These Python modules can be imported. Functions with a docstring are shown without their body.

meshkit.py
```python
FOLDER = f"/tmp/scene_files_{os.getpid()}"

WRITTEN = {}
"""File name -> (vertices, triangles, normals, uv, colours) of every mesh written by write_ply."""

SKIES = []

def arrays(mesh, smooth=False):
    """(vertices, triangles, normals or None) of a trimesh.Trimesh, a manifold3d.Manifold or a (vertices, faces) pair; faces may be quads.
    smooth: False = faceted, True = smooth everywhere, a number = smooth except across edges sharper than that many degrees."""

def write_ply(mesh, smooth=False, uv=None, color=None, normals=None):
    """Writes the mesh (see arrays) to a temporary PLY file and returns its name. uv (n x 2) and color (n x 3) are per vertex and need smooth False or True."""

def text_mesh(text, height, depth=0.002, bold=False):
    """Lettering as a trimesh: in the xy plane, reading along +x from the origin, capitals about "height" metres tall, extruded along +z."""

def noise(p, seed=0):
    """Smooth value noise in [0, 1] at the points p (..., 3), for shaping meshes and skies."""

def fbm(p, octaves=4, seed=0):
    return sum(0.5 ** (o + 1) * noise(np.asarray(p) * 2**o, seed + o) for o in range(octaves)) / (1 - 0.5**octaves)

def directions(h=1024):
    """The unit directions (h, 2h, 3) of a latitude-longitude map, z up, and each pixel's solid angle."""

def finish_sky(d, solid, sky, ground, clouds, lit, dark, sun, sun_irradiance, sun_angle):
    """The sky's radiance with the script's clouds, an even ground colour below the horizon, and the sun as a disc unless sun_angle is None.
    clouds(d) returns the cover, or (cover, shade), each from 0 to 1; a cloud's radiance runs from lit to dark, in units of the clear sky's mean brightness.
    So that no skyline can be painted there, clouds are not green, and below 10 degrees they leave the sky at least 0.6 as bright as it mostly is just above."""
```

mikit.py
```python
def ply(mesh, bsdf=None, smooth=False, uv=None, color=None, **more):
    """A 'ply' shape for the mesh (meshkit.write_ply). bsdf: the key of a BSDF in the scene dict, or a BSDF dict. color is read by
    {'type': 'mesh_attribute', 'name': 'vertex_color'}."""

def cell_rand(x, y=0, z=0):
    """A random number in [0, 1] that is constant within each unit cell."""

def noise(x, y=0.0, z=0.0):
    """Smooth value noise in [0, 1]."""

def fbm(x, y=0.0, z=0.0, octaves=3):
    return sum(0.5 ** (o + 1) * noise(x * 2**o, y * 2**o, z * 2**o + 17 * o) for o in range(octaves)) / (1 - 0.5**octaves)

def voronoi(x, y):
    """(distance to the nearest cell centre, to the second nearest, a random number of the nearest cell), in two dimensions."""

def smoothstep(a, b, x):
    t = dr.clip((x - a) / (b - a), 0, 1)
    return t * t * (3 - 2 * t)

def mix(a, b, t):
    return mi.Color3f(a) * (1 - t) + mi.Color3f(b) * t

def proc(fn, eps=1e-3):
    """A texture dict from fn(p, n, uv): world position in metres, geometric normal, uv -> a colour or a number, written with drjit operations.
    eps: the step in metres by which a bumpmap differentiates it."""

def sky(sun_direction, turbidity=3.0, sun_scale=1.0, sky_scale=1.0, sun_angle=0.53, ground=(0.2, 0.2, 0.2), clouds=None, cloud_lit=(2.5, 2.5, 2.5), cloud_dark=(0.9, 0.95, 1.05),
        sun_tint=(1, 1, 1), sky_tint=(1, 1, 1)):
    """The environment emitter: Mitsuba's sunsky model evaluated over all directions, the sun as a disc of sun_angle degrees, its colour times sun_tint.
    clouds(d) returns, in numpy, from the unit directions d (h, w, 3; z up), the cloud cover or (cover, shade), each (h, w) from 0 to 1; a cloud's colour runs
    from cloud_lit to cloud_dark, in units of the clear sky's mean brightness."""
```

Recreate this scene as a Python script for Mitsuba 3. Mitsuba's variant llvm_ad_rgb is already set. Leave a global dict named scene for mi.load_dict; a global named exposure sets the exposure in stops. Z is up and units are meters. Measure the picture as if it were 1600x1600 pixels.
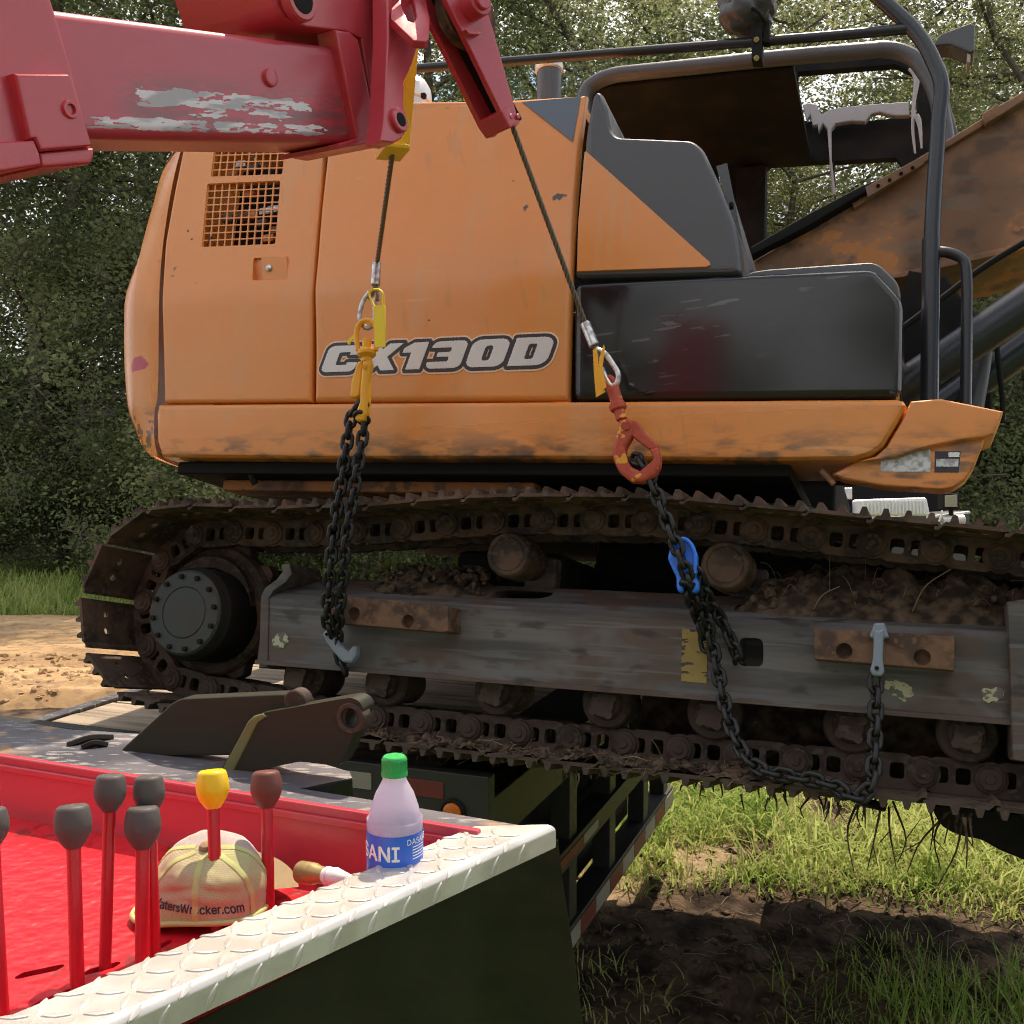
import math, random
import numpy as np
import trimesh, shapely, mapbox_earcut
import drjit as dr
import mitsuba as mi
import manifold3d as m3
from shapely.geometry import Polygon, Point, box as sbox
from shapely import affinity, union_all
import mikit, meshkit
from mikit import noise, fbm, smoothstep, mix, proc, voronoi

# ------------------------------------------------------------------ camera, sky, exposure
F, H0 = 1660.0, 2.3
TH = math.atan(100 / F)
RT, FW, DN = np.array([1, 0, 0.]), np.array([0, math.cos(TH), -math.sin(TH)]), np.array([0, -math.sin(TH), -math.cos(TH)])
CAM = np.array([0, 0, H0])
T = mi.ScalarTransform4f
scene, labels = {}, {}
scene['camera'] = {'type': 'perspective', 'fov': math.degrees(2 * math.atan(800 / F)), 'near_clip': 0.05, 'far_clip': 2000.0,
                   'to_world': T().look_at(origin=CAM.tolist(), target=(CAM + FW).tolist(), up=[0, 0, 1])}
exposure = 2.3


def cloud_cover(d):
    n = meshkit.fbm(d * np.array([3.0, 3.0, 5.0]), 5, 3)
    return np.clip((n - 0.34) / 0.16, 0, 1), np.clip((0.62 - n) / 0.5, 0, 1) * 0.35


SAZ, SEL = math.radians(19), math.radians(62)
SUN = (math.sin(SAZ) * math.cos(SEL), math.cos(SAZ) * math.cos(SEL), math.sin(SEL))
scene['sky'] = mikit.sky(SUN, turbidity=3.5, sun_scale=0.88, sky_scale=1.1, clouds=cloud_cover, cloud_lit=(2.5, 2.5, 2.55), cloud_dark=(1.2, 1.25, 1.35), ground=(0.16, 0.15, 0.11))
rng = np.random.default_rng(7)
rnd = random.Random(5)

# ------------------------------------------------------------------ frames of reference: pixels of the survey picture -> points on real planes


def nrm(v):
    v = np.asarray(v, float)
    return v / np.linalg.norm(v)


def ray(u, v):
    return RT * (u - 800) / F + DN * (v - 800) / F + FW


def P(u, v, z):
    return CAM + ray(u, v) * z


def camdir(a, b, c):
    return nrm(RT * a + DN * b + FW * c)


def onplane(u, v, q, n):
    r = ray(u, v)
    return CAM + r * (((np.asarray(q) - CAM) @ n) / (r @ n))


def onz(u, v, z):
    return onplane(u, v, (0, 0, z), np.array([0, 0, 1.]))


# the excavator's own axes: EX along the machine, EY across it (away), EZ its up; it hangs tilted by about twelve degrees
EY = camdir(630, 310, F)
EX = camdir(4320, 80, -F)
EX = nrm(EX - EY * (EX @ EY))
EZ = np.cross(EX, EY)
EO = P(800, 1145, 3.405)
ME = np.eye(4)
ME[:3, 0], ME[:3, 1], ME[:3, 2], ME[:3, 3] = EX, EZ, -EY, EO      # local (a, c, -b)


def E(a, c, b):
    return EO + a * EX + c * EZ + b * EY


def eon(u, v, b):
    q = onplane(u, v, EO + b * EY, EY) - EO
    return np.array([q @ EX, q @ EZ])


def epts(px, b):
    return np.array([eon(u, v, b) for u, v in px])


# the trailer's axes (level)
A_T = math.radians(20.8)
TX, TY, UP = np.array([math.cos(A_T), -math.sin(A_T), 0]), np.array([math.sin(A_T), math.cos(A_T), 0]), np.array([0, 0, 1.])

# ------------------------------------------------------------------ mesh helpers


def basis(o, x, y, z):
    m = np.eye(4)
    m[:3, 0], m[:3, 1], m[:3, 2], m[:3, 3] = x, y, z, o
    return m


def xf(mesh, m):
    mesh = mesh.copy()
    mesh.apply_transform(m)
    return mesh


def cat(*ms):
    ms = [m for x in ms for m in (x if isinstance(x, (list, tuple)) else [x])]
    return trimesh.util.concatenate(ms)


def tm(v, f):
    return trimesh.Trimesh(np.asarray(v, float), np.asarray(f, int), process=False)


def earcut(pts):
    return mapbox_earcut.triangulate_float64(np.asarray(pts, float), np.array([len(pts)], np.uint32)).reshape(-1, 3).astype(int)


def ccw(p):
    p = np.asarray(p, float)
    x, y = p[:, 0], p[:, 1]
    return p if (x * np.roll(y, -1) - np.roll(x, -1) * y).sum() > 0 else p[::-1]


def inset(p, d):
    a, b = p - np.roll(p, 1, 0), np.roll(p, -1, 0) - p
    a /= np.linalg.norm(a, axis=1)[:, None]
    b /= np.linalg.norm(b, axis=1)[:, None]
    na, nb = np.stack([-a[:, 1], a[:, 0]], 1), np.stack([-b[:, 1], b[:, 0]], 1)
    k = 1 + (na * nb).sum(1)
    return p + d * (na + nb) / np.maximum(k, 0.35)[:, None]


def rounded(p, r, n=4):
    """The polygon with its corners rounded: a corner arc per vertex."""
    p = ccw(p)
    out = []
    for i in range(len(p)):
        a, b, c = p[i - 1], p[i], p[(i + 1) % len(p)]
        la, lc = np.linalg.norm(a - b), np.linalg.norm(c - b)
        d = min(r, 0.45 * la, 0.45 * lc)
        s, e = b + (a - b) / la * d, b + (c - b) / lc * d
        for t in np.linspace(0, 1, n + 1):
            out.append((1 - t) ** 2 * s + 2 * t * (1 - t) * b + t * t * e)
    out = np.array(out)
    keep = np.linalg.norm(out - np.roll(out, 1, 0), axis=1) > 1e-6
    return out[keep]


def bprism(p, h, r=0.0, both=False):
    """A prism over the polygon, z from 0 to h, its rim at z = h (and 0) rounded by r."""
    p = ccw(p)
    n = len(p)
    rings = []
    if both and r > 0:
        for t in (90, 50, 20):
            rings.append(np.c_[inset(p, r - r * math.cos(math.radians(t))), np.full(n, r - r * math.sin(math.radians(t)))])
    else:
        rings.append(np.c_[p, np.zeros(n)])
    if r > 0:
        for t in (0, 25, 55, 90):
            rings.append(np.c_[inset(p, r - r * math.cos(math.radians(t))), np.full(n, h - r + r * math.sin(math.radians(t)))])
    else:
        rings.append(np.c_[p, np.full(n, h)])
    v = np.vstack(rings)
    f = []
    i = np.arange(n)
    j = (i + 1) % n
    for k in range(len(rings) - 1):
        a, b = k * n, (k + 1) * n
        f += [np.stack([a + i, a + j, b + j], 1), np.stack([a + i, b + j, b + i], 1)]
    tri = earcut(p)
    q = p[tri]
    d1, d2 = q[:, 1] - q[:, 0], q[:, 2] - q[:, 0]
    s = d1[:, 0] * d2[:, 1] - d1[:, 1] * d2[:, 0] < 0
    tri[s] = tri[s][:, ::-1]
    f += [tri + (len(rings) - 1) * n, tri[:, ::-1]]
    return tm(v, np.vstack(f))


def hprism(poly, h):
    """A prism over a shapely polygon with holes."""
    return cat([trimesh.creation.extrude_polygon(g, h, engine='earcut') for g in getattr(poly, 'geoms', [poly])])


def eprism(px, b, thick, r=0.006, rc=0.0, n=4):
    """A plate of the excavator: pixel outline on the plane b (its near face), going thick metres away."""
    p = epts(px, b)
    if rc:
        p = rounded(p, rc, n)
    m = bprism(p, thick, r)
    m.apply_translation([0, 0, -(b + thick)])
    return xf(m, ME)


def plate(px, q, n, thick, r=0.003, rc=0.0, holes=()):
    """A plate with its near face on the plane (q, n), n towards the viewer, outlined by pixels of the survey picture."""
    n = nrm(n)
    x = nrm(np.cross(UP if abs(n[2]) < 0.9 else np.array([0, 1., 0]), n))
    y = np.cross(n, x)
    f = lambda l: np.array([[(onplane(u, v, q, n) - q) @ x, (onplane(u, v, q, n) - q) @ y] for u, v in l])
    p = f(px)
    if rc:
        p = rounded(p, rc)
    if holes:
        m = hprism(Polygon(p, [f(h) for h in holes]), thick)
    else:
        m = bprism(p, thick, r)
    m.apply_translation([0, 0, -thick])
    return xf(m, basis(q, x, y, n))


def rbox(sx, sy, sz, r=0.004):
    """A box centred on the origin with rounded upright and top edges."""
    m = bprism(rounded([(-sx / 2, -sy / 2), (sx / 2, -sy / 2), (sx / 2, sy / 2), (-sx / 2, sy / 2)], r, 2), sz, r, both=True)
    m.apply_translation([0, 0, -sz / 2])
    return m


def ebox(a0, a1, c0, c1, b0, b1, r=0.006):
    m = rbox(a1 - a0, c1 - c0, b1 - b0, r)
    m.apply_translation([(a0 + a1) / 2, (c0 + c1) / 2, -(b0 + b1) / 2])
    return xf(m, ME)


def spline(pts, n):
    """n points along a Catmull-Rom curve through pts, evenly spaced."""
    p = np.asarray(pts, float)
    q = np.vstack([2 * p[0] - p[1], p, 2 * p[-1] - p[-2]])
    out = []
    for i in range(1, len(q) - 2):
        t = np.linspace(0, 1, 24, endpoint=False)[:, None]
        a, b, c, d = q[i - 1], q[i], q[i + 1], q[i + 2]
        out.append(0.5 * (2 * b + (c - a) * t + (2 * a - 5 * b + 4 * c - d) * t * t + (3 * b - a - 3 * c + d) * t ** 3))
    out = np.vstack(out + [p[-1:]])
    return resample(out, n)


def resample(out, n):
    s = np.r_[0, np.cumsum(np.linalg.norm(np.diff(out, axis=0), axis=1))]
    u = np.linspace(0, s[-1], n)
    return np.stack([np.interp(u, s, out[:, k]) for k in range(out.shape[1])], 1)


def fillet(pts, r, n=6):
    """A 3D polyline with its inner corners rounded."""
    pts = [np.asarray(p, float) for p in pts]
    out = [pts[0]]
    for a, b, c in zip(pts, pts[1:], pts[2:]):
        la, lc = np.linalg.norm(a - b), np.linalg.norm(c - b)
        d = min(r, 0.48 * la, 0.48 * lc)
        s, e = b + (a - b) / la * d, b + (c - b) / lc * d
        for t in np.linspace(0, 1, n + 1):
            out.append((1 - t) ** 2 * s + 2 * t * (1 - t) * b + t * t * e)
    return np.array(out + [pts[-1]])


def frames(p, closed=False):
    t = np.roll(p, -1, 0) - np.roll(p, 1, 0)
    if not closed:
        t[0], t[-1] = p[1] - p[0], p[-1] - p[-2]
    t /= np.linalg.norm(t, axis=1)[:, None] + 1e-12
    x = np.cross(t[0], [0, 0, 1] if abs(t[0][2]) < 0.9 else [1, 0, 0])
    xs = []
    for k in range(len(p)):
        x = nrm(x - t[k] * (x @ t[k]))
        xs.append(x)
    xs = np.array(xs)
    return t, xs, np.cross(t, xs)


def tube(p, r, n=10, closed=False):
    p = np.asarray(p, float)
    t, x, y = frames(p, closed)
    r = np.broadcast_to(np.asarray(r, float), len(p))
    a = np.arange(n) * 2 * np.pi / n
    v = p[:, None] + r[:, None, None] * (np.cos(a)[None, :, None] * x[:, None] + np.sin(a)[None, :, None] * y[:, None])
    m, i = len(p), np.arange(n)
    j = (i + 1) % n
    f = []
    for k in range(m if closed else m - 1):
        q, w = k * n, ((k + 1) % m) * n
        f += [np.stack([q + i, q + j, w + j], 1), np.stack([q + i, w + j, w + i], 1)]
    v = v.reshape(-1, 3)
    if not closed:
        v = np.vstack([v, p[0], p[-1]])
        f += [np.stack([np.full(n, m * n), j, i], 1), np.stack([np.full(n, m * n + 1), (m - 1) * n + i, (m - 1) * n + j], 1)]
    return tm(v, np.vstack(f))


def lathe(prof, n=32):
    """Revolved (radius, height) profile about z."""
    prof = np.asarray(prof, float)
    a = np.arange(n) * 2 * np.pi / n
    v = np.stack([prof[:, 0, None] * np.cos(a), prof[:, 0, None] * np.sin(a), np.broadcast_to(prof[:, 1, None], (len(prof), n))], -1).reshape(-1, 3)
    i = np.arange(n)
    j = (i + 1) % n
    f = []
    for k in range(len(prof) - 1):
        f += [np.stack([k * n + i, k * n + j, (k + 1) * n + j], 1), np.stack([k * n + i, (k + 1) * n + j, (k + 1) * n + i], 1)]
    m = len(prof)
    if prof[0, 0] < 0.001:
        f.append(np.stack([j, i, np.full(n, len(v))], 1))
        v = np.vstack([v, [0, 0, prof[0, 1]]])
    if prof[-1, 0] < 0.001:
        f.append(np.stack([(m - 1) * n + i, (m - 1) * n + j, np.full(n, len(v))], 1))
        v = np.vstack([v, [0, 0, prof[-1, 1]]])
    return tm(v, np.vstack(f))


def axm(o, z, x=None):
    z = nrm(z)
    x = np.cross([0, 0, 1] if abs(z[2]) < 0.9 else [1, 0, 0], z) if x is None else np.asarray(x, float)
    x = nrm(x - z * (x @ z))
    return basis(o, x, np.cross(z, x), z)


def rod(a, b, r, n=24, cap=0.15):
    """A cylinder with slightly rounded rims from a to b."""
    a, b = np.asarray(a, float), np.asarray(b, float)
    h, k = np.linalg.norm(b - a), r * cap
    return xf(lathe([(0.0001, 0), (r - k, 0), (r, k), (r, h - k), (r - k, h), (0.0001, h)], n), axm(a, b - a))


def man(mesh):
    return m3.Manifold(m3.Mesh(np.asarray(mesh.vertices, np.float32), np.asarray(mesh.faces, np.uint32)))


def unman(m):
    q = m.to_mesh()
    return tm(q.vert_properties[:, :3], q.tri_verts)


def welded(mesh):
    mesh = mesh.copy()
    mesh.merge_vertices(merge_tex=True, merge_norm=True)
    return mesh


def cut(mesh, *tools):
    a = man(welded(mesh))
    for t in tools:
        a = a - man(welded(t))
    return unman(a)


def obj(key, mesh, mat, smooth=30, **kw):
    n, k = 1, key
    while k in scene:
        k = f'{key}_{n:03d}'
        n += 1
    scene[k] = mikit.ply(mesh, mat, smooth, **kw)
    return k


def place(key, shape, m=None):
    n, k = 1, key
    while k in scene:
        k = f'{key}_{n:03d}'
        n += 1
    scene[k] = {**shape, 'to_world': T(m)} if m is not None else dict(shape)
    return k


def tag(key, label, cat=None, group=None, kind=None):
    d = {'label': label} if label else {}
    if cat:
        d['category'] = cat
    if group:
        d['group'] = group
    if kind:
        d['kind'] = kind
    labels[key] = d


def clods(centres, sizes, flat=0.7, seed=1):
    """Lumps of earth: one small uneven polyhedron per centre."""
    r = np.random.default_rng(seed)
    ico = trimesh.creation.icosphere(1)
    vs, fs = [], []
    for k, (c, s) in enumerate(zip(centres, sizes)):
        d = ico.vertices * (0.7 + 0.6 * r.random((len(ico.vertices), 1)))
        vs.append(d * np.array([1, 1, flat]) * s * (0.6 + 0.8 * r.random(3)) + c)
        fs.append(ico.faces + k * len(ico.vertices))
    return tm(np.vstack(vs), np.vstack(fs))


# ------------------------------------------------------------------ materials


def epos(p):
    q = [p.x - EO[0], p.y - EO[1], p.z - EO[2]]
    return [sum(q[i] * float(A[i]) for i in range(3)) for A in (EX, EZ, EY)]


def mat(name, col, rough=0.5, metal=0.0, spec=0.5, coat=0.0, bump=None, bscale=0.002, eps=1e-3, rtex=None, two=True, **kw):
    b = {'type': 'principled', 'base_color': {'type': 'rgb', 'value': list(col)} if not callable(col) else proc(col), 'roughness': rough if rtex is None else proc(rtex),
         'metallic': metal, 'specular': spec, **kw}
    if coat:
        b['clearcoat'] = coat
        b['clearcoat_gloss'] = kw.get('clearcoat_gloss', 0.92)
    if bump is not None:
        b = {'type': 'bumpmap', 'arbitrary': proc(bump, eps), 'scale': bscale, 'b': b}
    scene[name] = {'type': 'twosided', 'b': b} if two else b


def m_(v, lo, hi):
    return smoothstep(lo, hi, v)


def f_orange(p, n, uv):
    a, c, b = epos(p)
    col = mix((0.69, 0.245, 0.045), (0.62, 0.215, 0.042), fbm(a * 1.5, c * 1.5, b))
    grime = smoothstep(0.97, 0.84, c) * smoothstep(0.45, 0.66, 0.55 * fbm(a * 16, c * 55, b * 5, 4) + 0.45 * fbm(a * 4, c * 9, 3.0, 3)) * 0.9
    col = mix(col, (0.06, 0.045, 0.035), grime)
    streak = smoothstep(0.70, 0.76, fbm(a * 3.1 + 5, c * 70, b * 3)) * smoothstep(0.55, 0.7, noise(a * 2.3, c * 2.7, 4.0)) * 0.35
    col = mix(col, (0.78, 0.42, 0.18), streak)
    sc = smoothstep(0.715, 0.735, fbm(a * 30 + c * 9, c * 6 - a * 3, 6.0, 3)) * smoothstep(0.50, 0.62, fbm(a * 2.0, c * 2.4, 12.0, 3))
    col = mix(col, (0.45, 0.20, 0.06), sc * 0.35)
    col = mix(col, (0.52, 0.30, 0.15), smoothstep(0.48, 0.72, fbm(a * 22, c * 1.6, 4.0, 3)) * smoothstep(0.35, 0.65, fbm(a * 1.6, c * 2.2, 21.0, 3)) * 0.30)
    nick = smoothstep(0.76, 0.79, fbm(a * 26, c * 26, b * 26, 3)) * smoothstep(0.6, 0.75, noise(a * 3, c * 4, 9.0))
    col = mix(col, (0.035, 0.03, 0.03), nick)
    # worn patch low on the counterweight, red paint rubbed on above it
    w = smoothstep(-1.36, -1.40, a) * smoothstep(1.05, 0.98, c) * smoothstep(0.86, 0.90, c) * smoothstep(0.52, 0.56, fbm(a * 40, c * 40, b * 40, 3))
    col = mix(col, (0.05, 0.04, 0.035), w * 0.9)
    d = dr.sqrt(dr.square((a + 1.475) / 0.055) + dr.square((c - 1.20) / 0.045)) + fbm(a * 30, c * 30, b * 30) * 0.7
    col = mix(col, (0.42, 0.03, 0.06), smoothstep(1.05, 0.95, d))
    dust = fbm(a * 2.0, c * 3.0, b * 2.0, 4)
    return mix(col, (0.50, 0.30, 0.14), smoothstep(0.4, 0.8, dust) * 0.22)


def f_track(p, n, uv):
    a, c, b = epos(p)
    f = fbm(p.x * 14, p.y * 14, p.z * 14, 4)
    g = fbm(p.x * 60, p.y * 60, p.z * 60, 2)
    col = mix((0.040, 0.025, 0.018), (0.110, 0.060, 0.039), smoothstep(0.35, 0.65, f))
    col = mix(col, (0.105, 0.083, 0.060), smoothstep(0.55, 0.7, g) * 0.6)
    mud = smoothstep(0.30, 0.05, c) * smoothstep(0.38, 0.55, f)
    return mix(col, (0.060, 0.043, 0.032), mud * 0.85)


def f_frame(p, n, uv):
    a, c, b = epos(p)
    f = fbm(a * 2.5, c * 26, b * 20, 4)
    col = mix((0.066, 0.061, 0.058), (0.135, 0.124, 0.117), smoothstep(0.3, 0.7, f))
    rust = smoothstep(0.52, 0.68, fbm(a * 7, c * 9, b * 9, 4) + 0.22 * smoothstep(0.40, 0.47, c) + 0.3 * smoothstep(0.175, 0.155, c))
    col = mix(col, (0.095, 0.058, 0.040), rust * 0.75)
    col = mix(col, (0.15, 0.145, 0.14), smoothstep(0.60, 0.72, fbm(a * 3, c * 90, b * 30, 3)) * 0.6)
    return mix(col, (0.035, 0.028, 0.024), smoothstep(0.60, 0.78, fbm(a * 11, c * 30, b * 16, 4)) * 0.8)


def f_rustboom(p, n, uv):
    f = fbm(p.x * 3, p.y * 3, p.z * 3, 5)
    g = fbm(p.x * 12 + 3, p.y * 12, p.z * 12, 5)
    col = mix((0.17, 0.088, 0.048), (0.33, 0.160, 0.078), smoothstep(0.30, 0.70, f))
    col = mix(col, (0.060, 0.040, 0.030), smoothstep(0.50, 0.72, g) * 0.65)
    col = mix(col, (0.16, 0.125, 0.10), smoothstep(0.55, 0.75, fbm(p.x * 6, p.y * 6, p.z * 20 + 3, 4)) * 0.5)
    return mix(col, (0.44, 0.17, 0.05), smoothstep(0.53, 0.60, fbm(p.x * 17, p.y * 17 + 7, p.z * 17, 5)) * smoothstep(0.44, 0.56, f) * 0.85)


def f_rustdark(p, n, uv):
    f = fbm(p.x * 25, p.y * 25, p.z * 25, 4)
    g = fbm(p.x * 70, p.y * 70, p.z * 70, 3)
    col = mix((0.075, 0.047, 0.034), (0.17, 0.095, 0.060), smoothstep(0.35, 0.65, f))
    return mix(col, (0.22, 0.11, 0.055), smoothstep(0.58, 0.70, g) * 0.6)


def f_burnt(p, n, uv):
    f = fbm(p.x * 7, p.y * 7, p.z * 7, 4)
    return mix((0.007, 0.0065, 0.0065), (0.019, 0.014, 0.012), smoothstep(0.3, 0.75, f))


def f_hub(p, n, uv):
    f = fbm(p.x * 12, p.y * 12, p.z * 12, 4)
    return mix((0.030, 0.033, 0.030), (0.036, 0.028, 0.022), smoothstep(0.45, 0.65, f))


def f_mud(p, n, uv):
    f = fbm(p.x * 30, p.y * 30, p.z * 30, 3)
    return mix((0.035, 0.026, 0.020), (0.13, 0.09, 0.06), smoothstep(0.3, 0.75, f))


def f_wood(p, n, uv):
    s = p.x * float(TX[0]) + p.y * float(TX[1])
    t = p.x * float(TY[0]) + p.y * float(TY[1])
    f = fbm(s * 3, t * 45, p.z * 20, 4)
    return mix((0.20, 0.155, 0.115), (0.40, 0.33, 0.25), smoothstep(0.25, 0.75, f)) * (0.75 + 0.4 * noise(t * 4.6, 3.0, 1.0))


def f_deck(p, n, uv):
    f = fbm(p.x * 6, p.y * 6, p.z * 6, 4)
    col = mix((0.07, 0.07, 0.088), (0.16, 0.153, 0.17), smoothstep(0.3, 0.7, f))
    col = mix(col, (0.45, 0.42, 0.38), smoothstep(0.58, 0.75, fbm(p.x * 40 + p.y * 20, p.y * 130, 1.0, 4)) * 0.6)
    return mix(col, (0.42, 0.26, 0.12), smoothstep(0.66, 0.72, fbm(p.x * 9 + 2, p.y * 12, 5.0, 3)) * 0.6)


def f_ground(p, n, uv):
    x, y = p.x, p.y
    f = fbm(x * 1.3, y * 1.3, 0.0, 4)
    g = fbm(x * 9, y * 9, 2.0, 4)
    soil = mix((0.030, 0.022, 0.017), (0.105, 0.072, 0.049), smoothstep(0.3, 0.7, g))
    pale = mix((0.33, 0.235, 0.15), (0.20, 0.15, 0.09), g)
    soil = mix(soil, pale, smoothstep(0.40, 0.58, f) * smoothstep(4.3, 4.9, y))  # sunlight painted in: soil paled over the lit strip, kept dark under the machine
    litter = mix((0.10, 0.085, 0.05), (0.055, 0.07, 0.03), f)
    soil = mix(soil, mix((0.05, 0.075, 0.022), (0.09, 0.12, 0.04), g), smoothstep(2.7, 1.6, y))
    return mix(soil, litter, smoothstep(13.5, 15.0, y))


def f_road(p, n, uv):
    f = fbm(p.x * 0.5, p.y * 2.4, 0.0, 4)
    g = fbm(p.x * 12, p.y * 12, 2.0, 3)
    col = mix((0.29, 0.185, 0.095), (0.41, 0.275, 0.15), smoothstep(0.3, 0.7, f))
    return mix(col, (0.20, 0.13, 0.08), smoothstep(0.52, 0.72, g) * 0.7)


def f_redscuff(p, n, uv):
    # paint of the tow boom; worn through in two long streaks by its sliding sleeve
    s = (p.x - BA[0]) * float(BD[0]) + (p.y - BA[1]) * float(BD[1]) + (p.z - BA[2]) * float(BD[2])
    h = (p.x - BA[0]) * float(BU[0]) + (p.y - BA[1]) * float(BU[1]) + (p.z - BA[2]) * float(BU[2])
    near = (p.x - BA[0]) * float(BN[0]) + (p.y - BA[1]) * float(BN[1]) + (p.z - BA[2]) * float(BN[2])
    col = mix((0.46, 0.052, 0.076), (0.39, 0.042, 0.062), fbm(s * 3, h * 5, 0.0))
    wob = 0.5 * fbm(s * 10, h * 70, 3.0, 4) + 0.5 * fbm(s * 45, h * 220, 8.0, 4)
    on = smoothstep(-0.004, -0.0, near)
    fade = smoothstep(-0.80, -0.70, s) * smoothstep(0.02, -0.10, s)
    b1 = smoothstep(0.022, 0.010, dr.abs(h + 0.063 + 0.012 * (noise(s * 12, 1.0) - 0.5))) * smoothstep(-0.73, -0.70, s) * smoothstep(-0.16, -0.22, s)
    b3 = smoothstep(0.020, 0.008, dr.abs(h + 0.084)) * smoothstep(-0.60, -0.55, s) * smoothstep(-0.25, -0.32, s)
    b2 = smoothstep(0.016, 0.008, dr.abs(h + 0.118)) * smoothstep(-0.86, -0.83, s) * smoothstep(-0.13, -0.22, s) * smoothstep(0.0, 0.02, dr.abs(s + 0.53))
    bb_ = dr.clip(b1 + b2 + b3 * 0.8, 0, 1)
    pale = smoothstep(0.42, 0.50, bb_ + (wob - 0.56) * 3.6) * smoothstep(0.02, 0.10, bb_) * on
    grime = smoothstep(0.10, 0.03, dr.abs(h + 0.095)) * fade * on * smoothstep(0.35, 0.6, wob) * 0.6
    col = mix(col, (0.09, 0.075, 0.08), grime)
    return mix(col, mix((0.60, 0.58, 0.60), (0.33, 0.32, 0.33), smoothstep(0.4, 0.65, fbm(s * 14, h * 80, 7.0))), pale)


def f_redhook(p, n, uv):
    f = fbm(p.x * 45, p.y * 45, p.z * 45, 3)
    col = mix((0.38, 0.050, 0.026), (0.47, 0.078, 0.040), fbm(p.x * 90, p.y * 90, p.z * 90))
    return mix(col, (0.68, 0.30, 0.03), smoothstep(0.60, 0.63, f))


def f_blackpanel(p, n, uv):
    a, c, b = epos(p)
    s = smoothstep(0.72, 0.76, fbm(a * 9 + c * 6, c * 80 - a * 9, b * 4, 3)) * smoothstep(0.5, 0.7, noise(a * 3, c * 4, 2.0))
    col = mix((0.007, 0.007, 0.008), (0.018, 0.017, 0.017), fbm(a * 3, c * 3, b * 3, 4))
    return mix(col, (0.15, 0.15, 0.155), s * 0.5)


def f_leaf(p, n, uv):
    f = fbm(p.x * 0.9, p.y * 0.9, p.z * 0.9, 3)
    g = noise(p.x * 23, p.y * 23, p.z * 23)
    col = mix((0.105, 0.135, 0.065), (0.215, 0.245, 0.110), smoothstep(0.3, 0.7, f))
    return mix(col, (0.32, 0.33, 0.18), smoothstep(0.55, 0.95, g) * 0.7)


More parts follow.
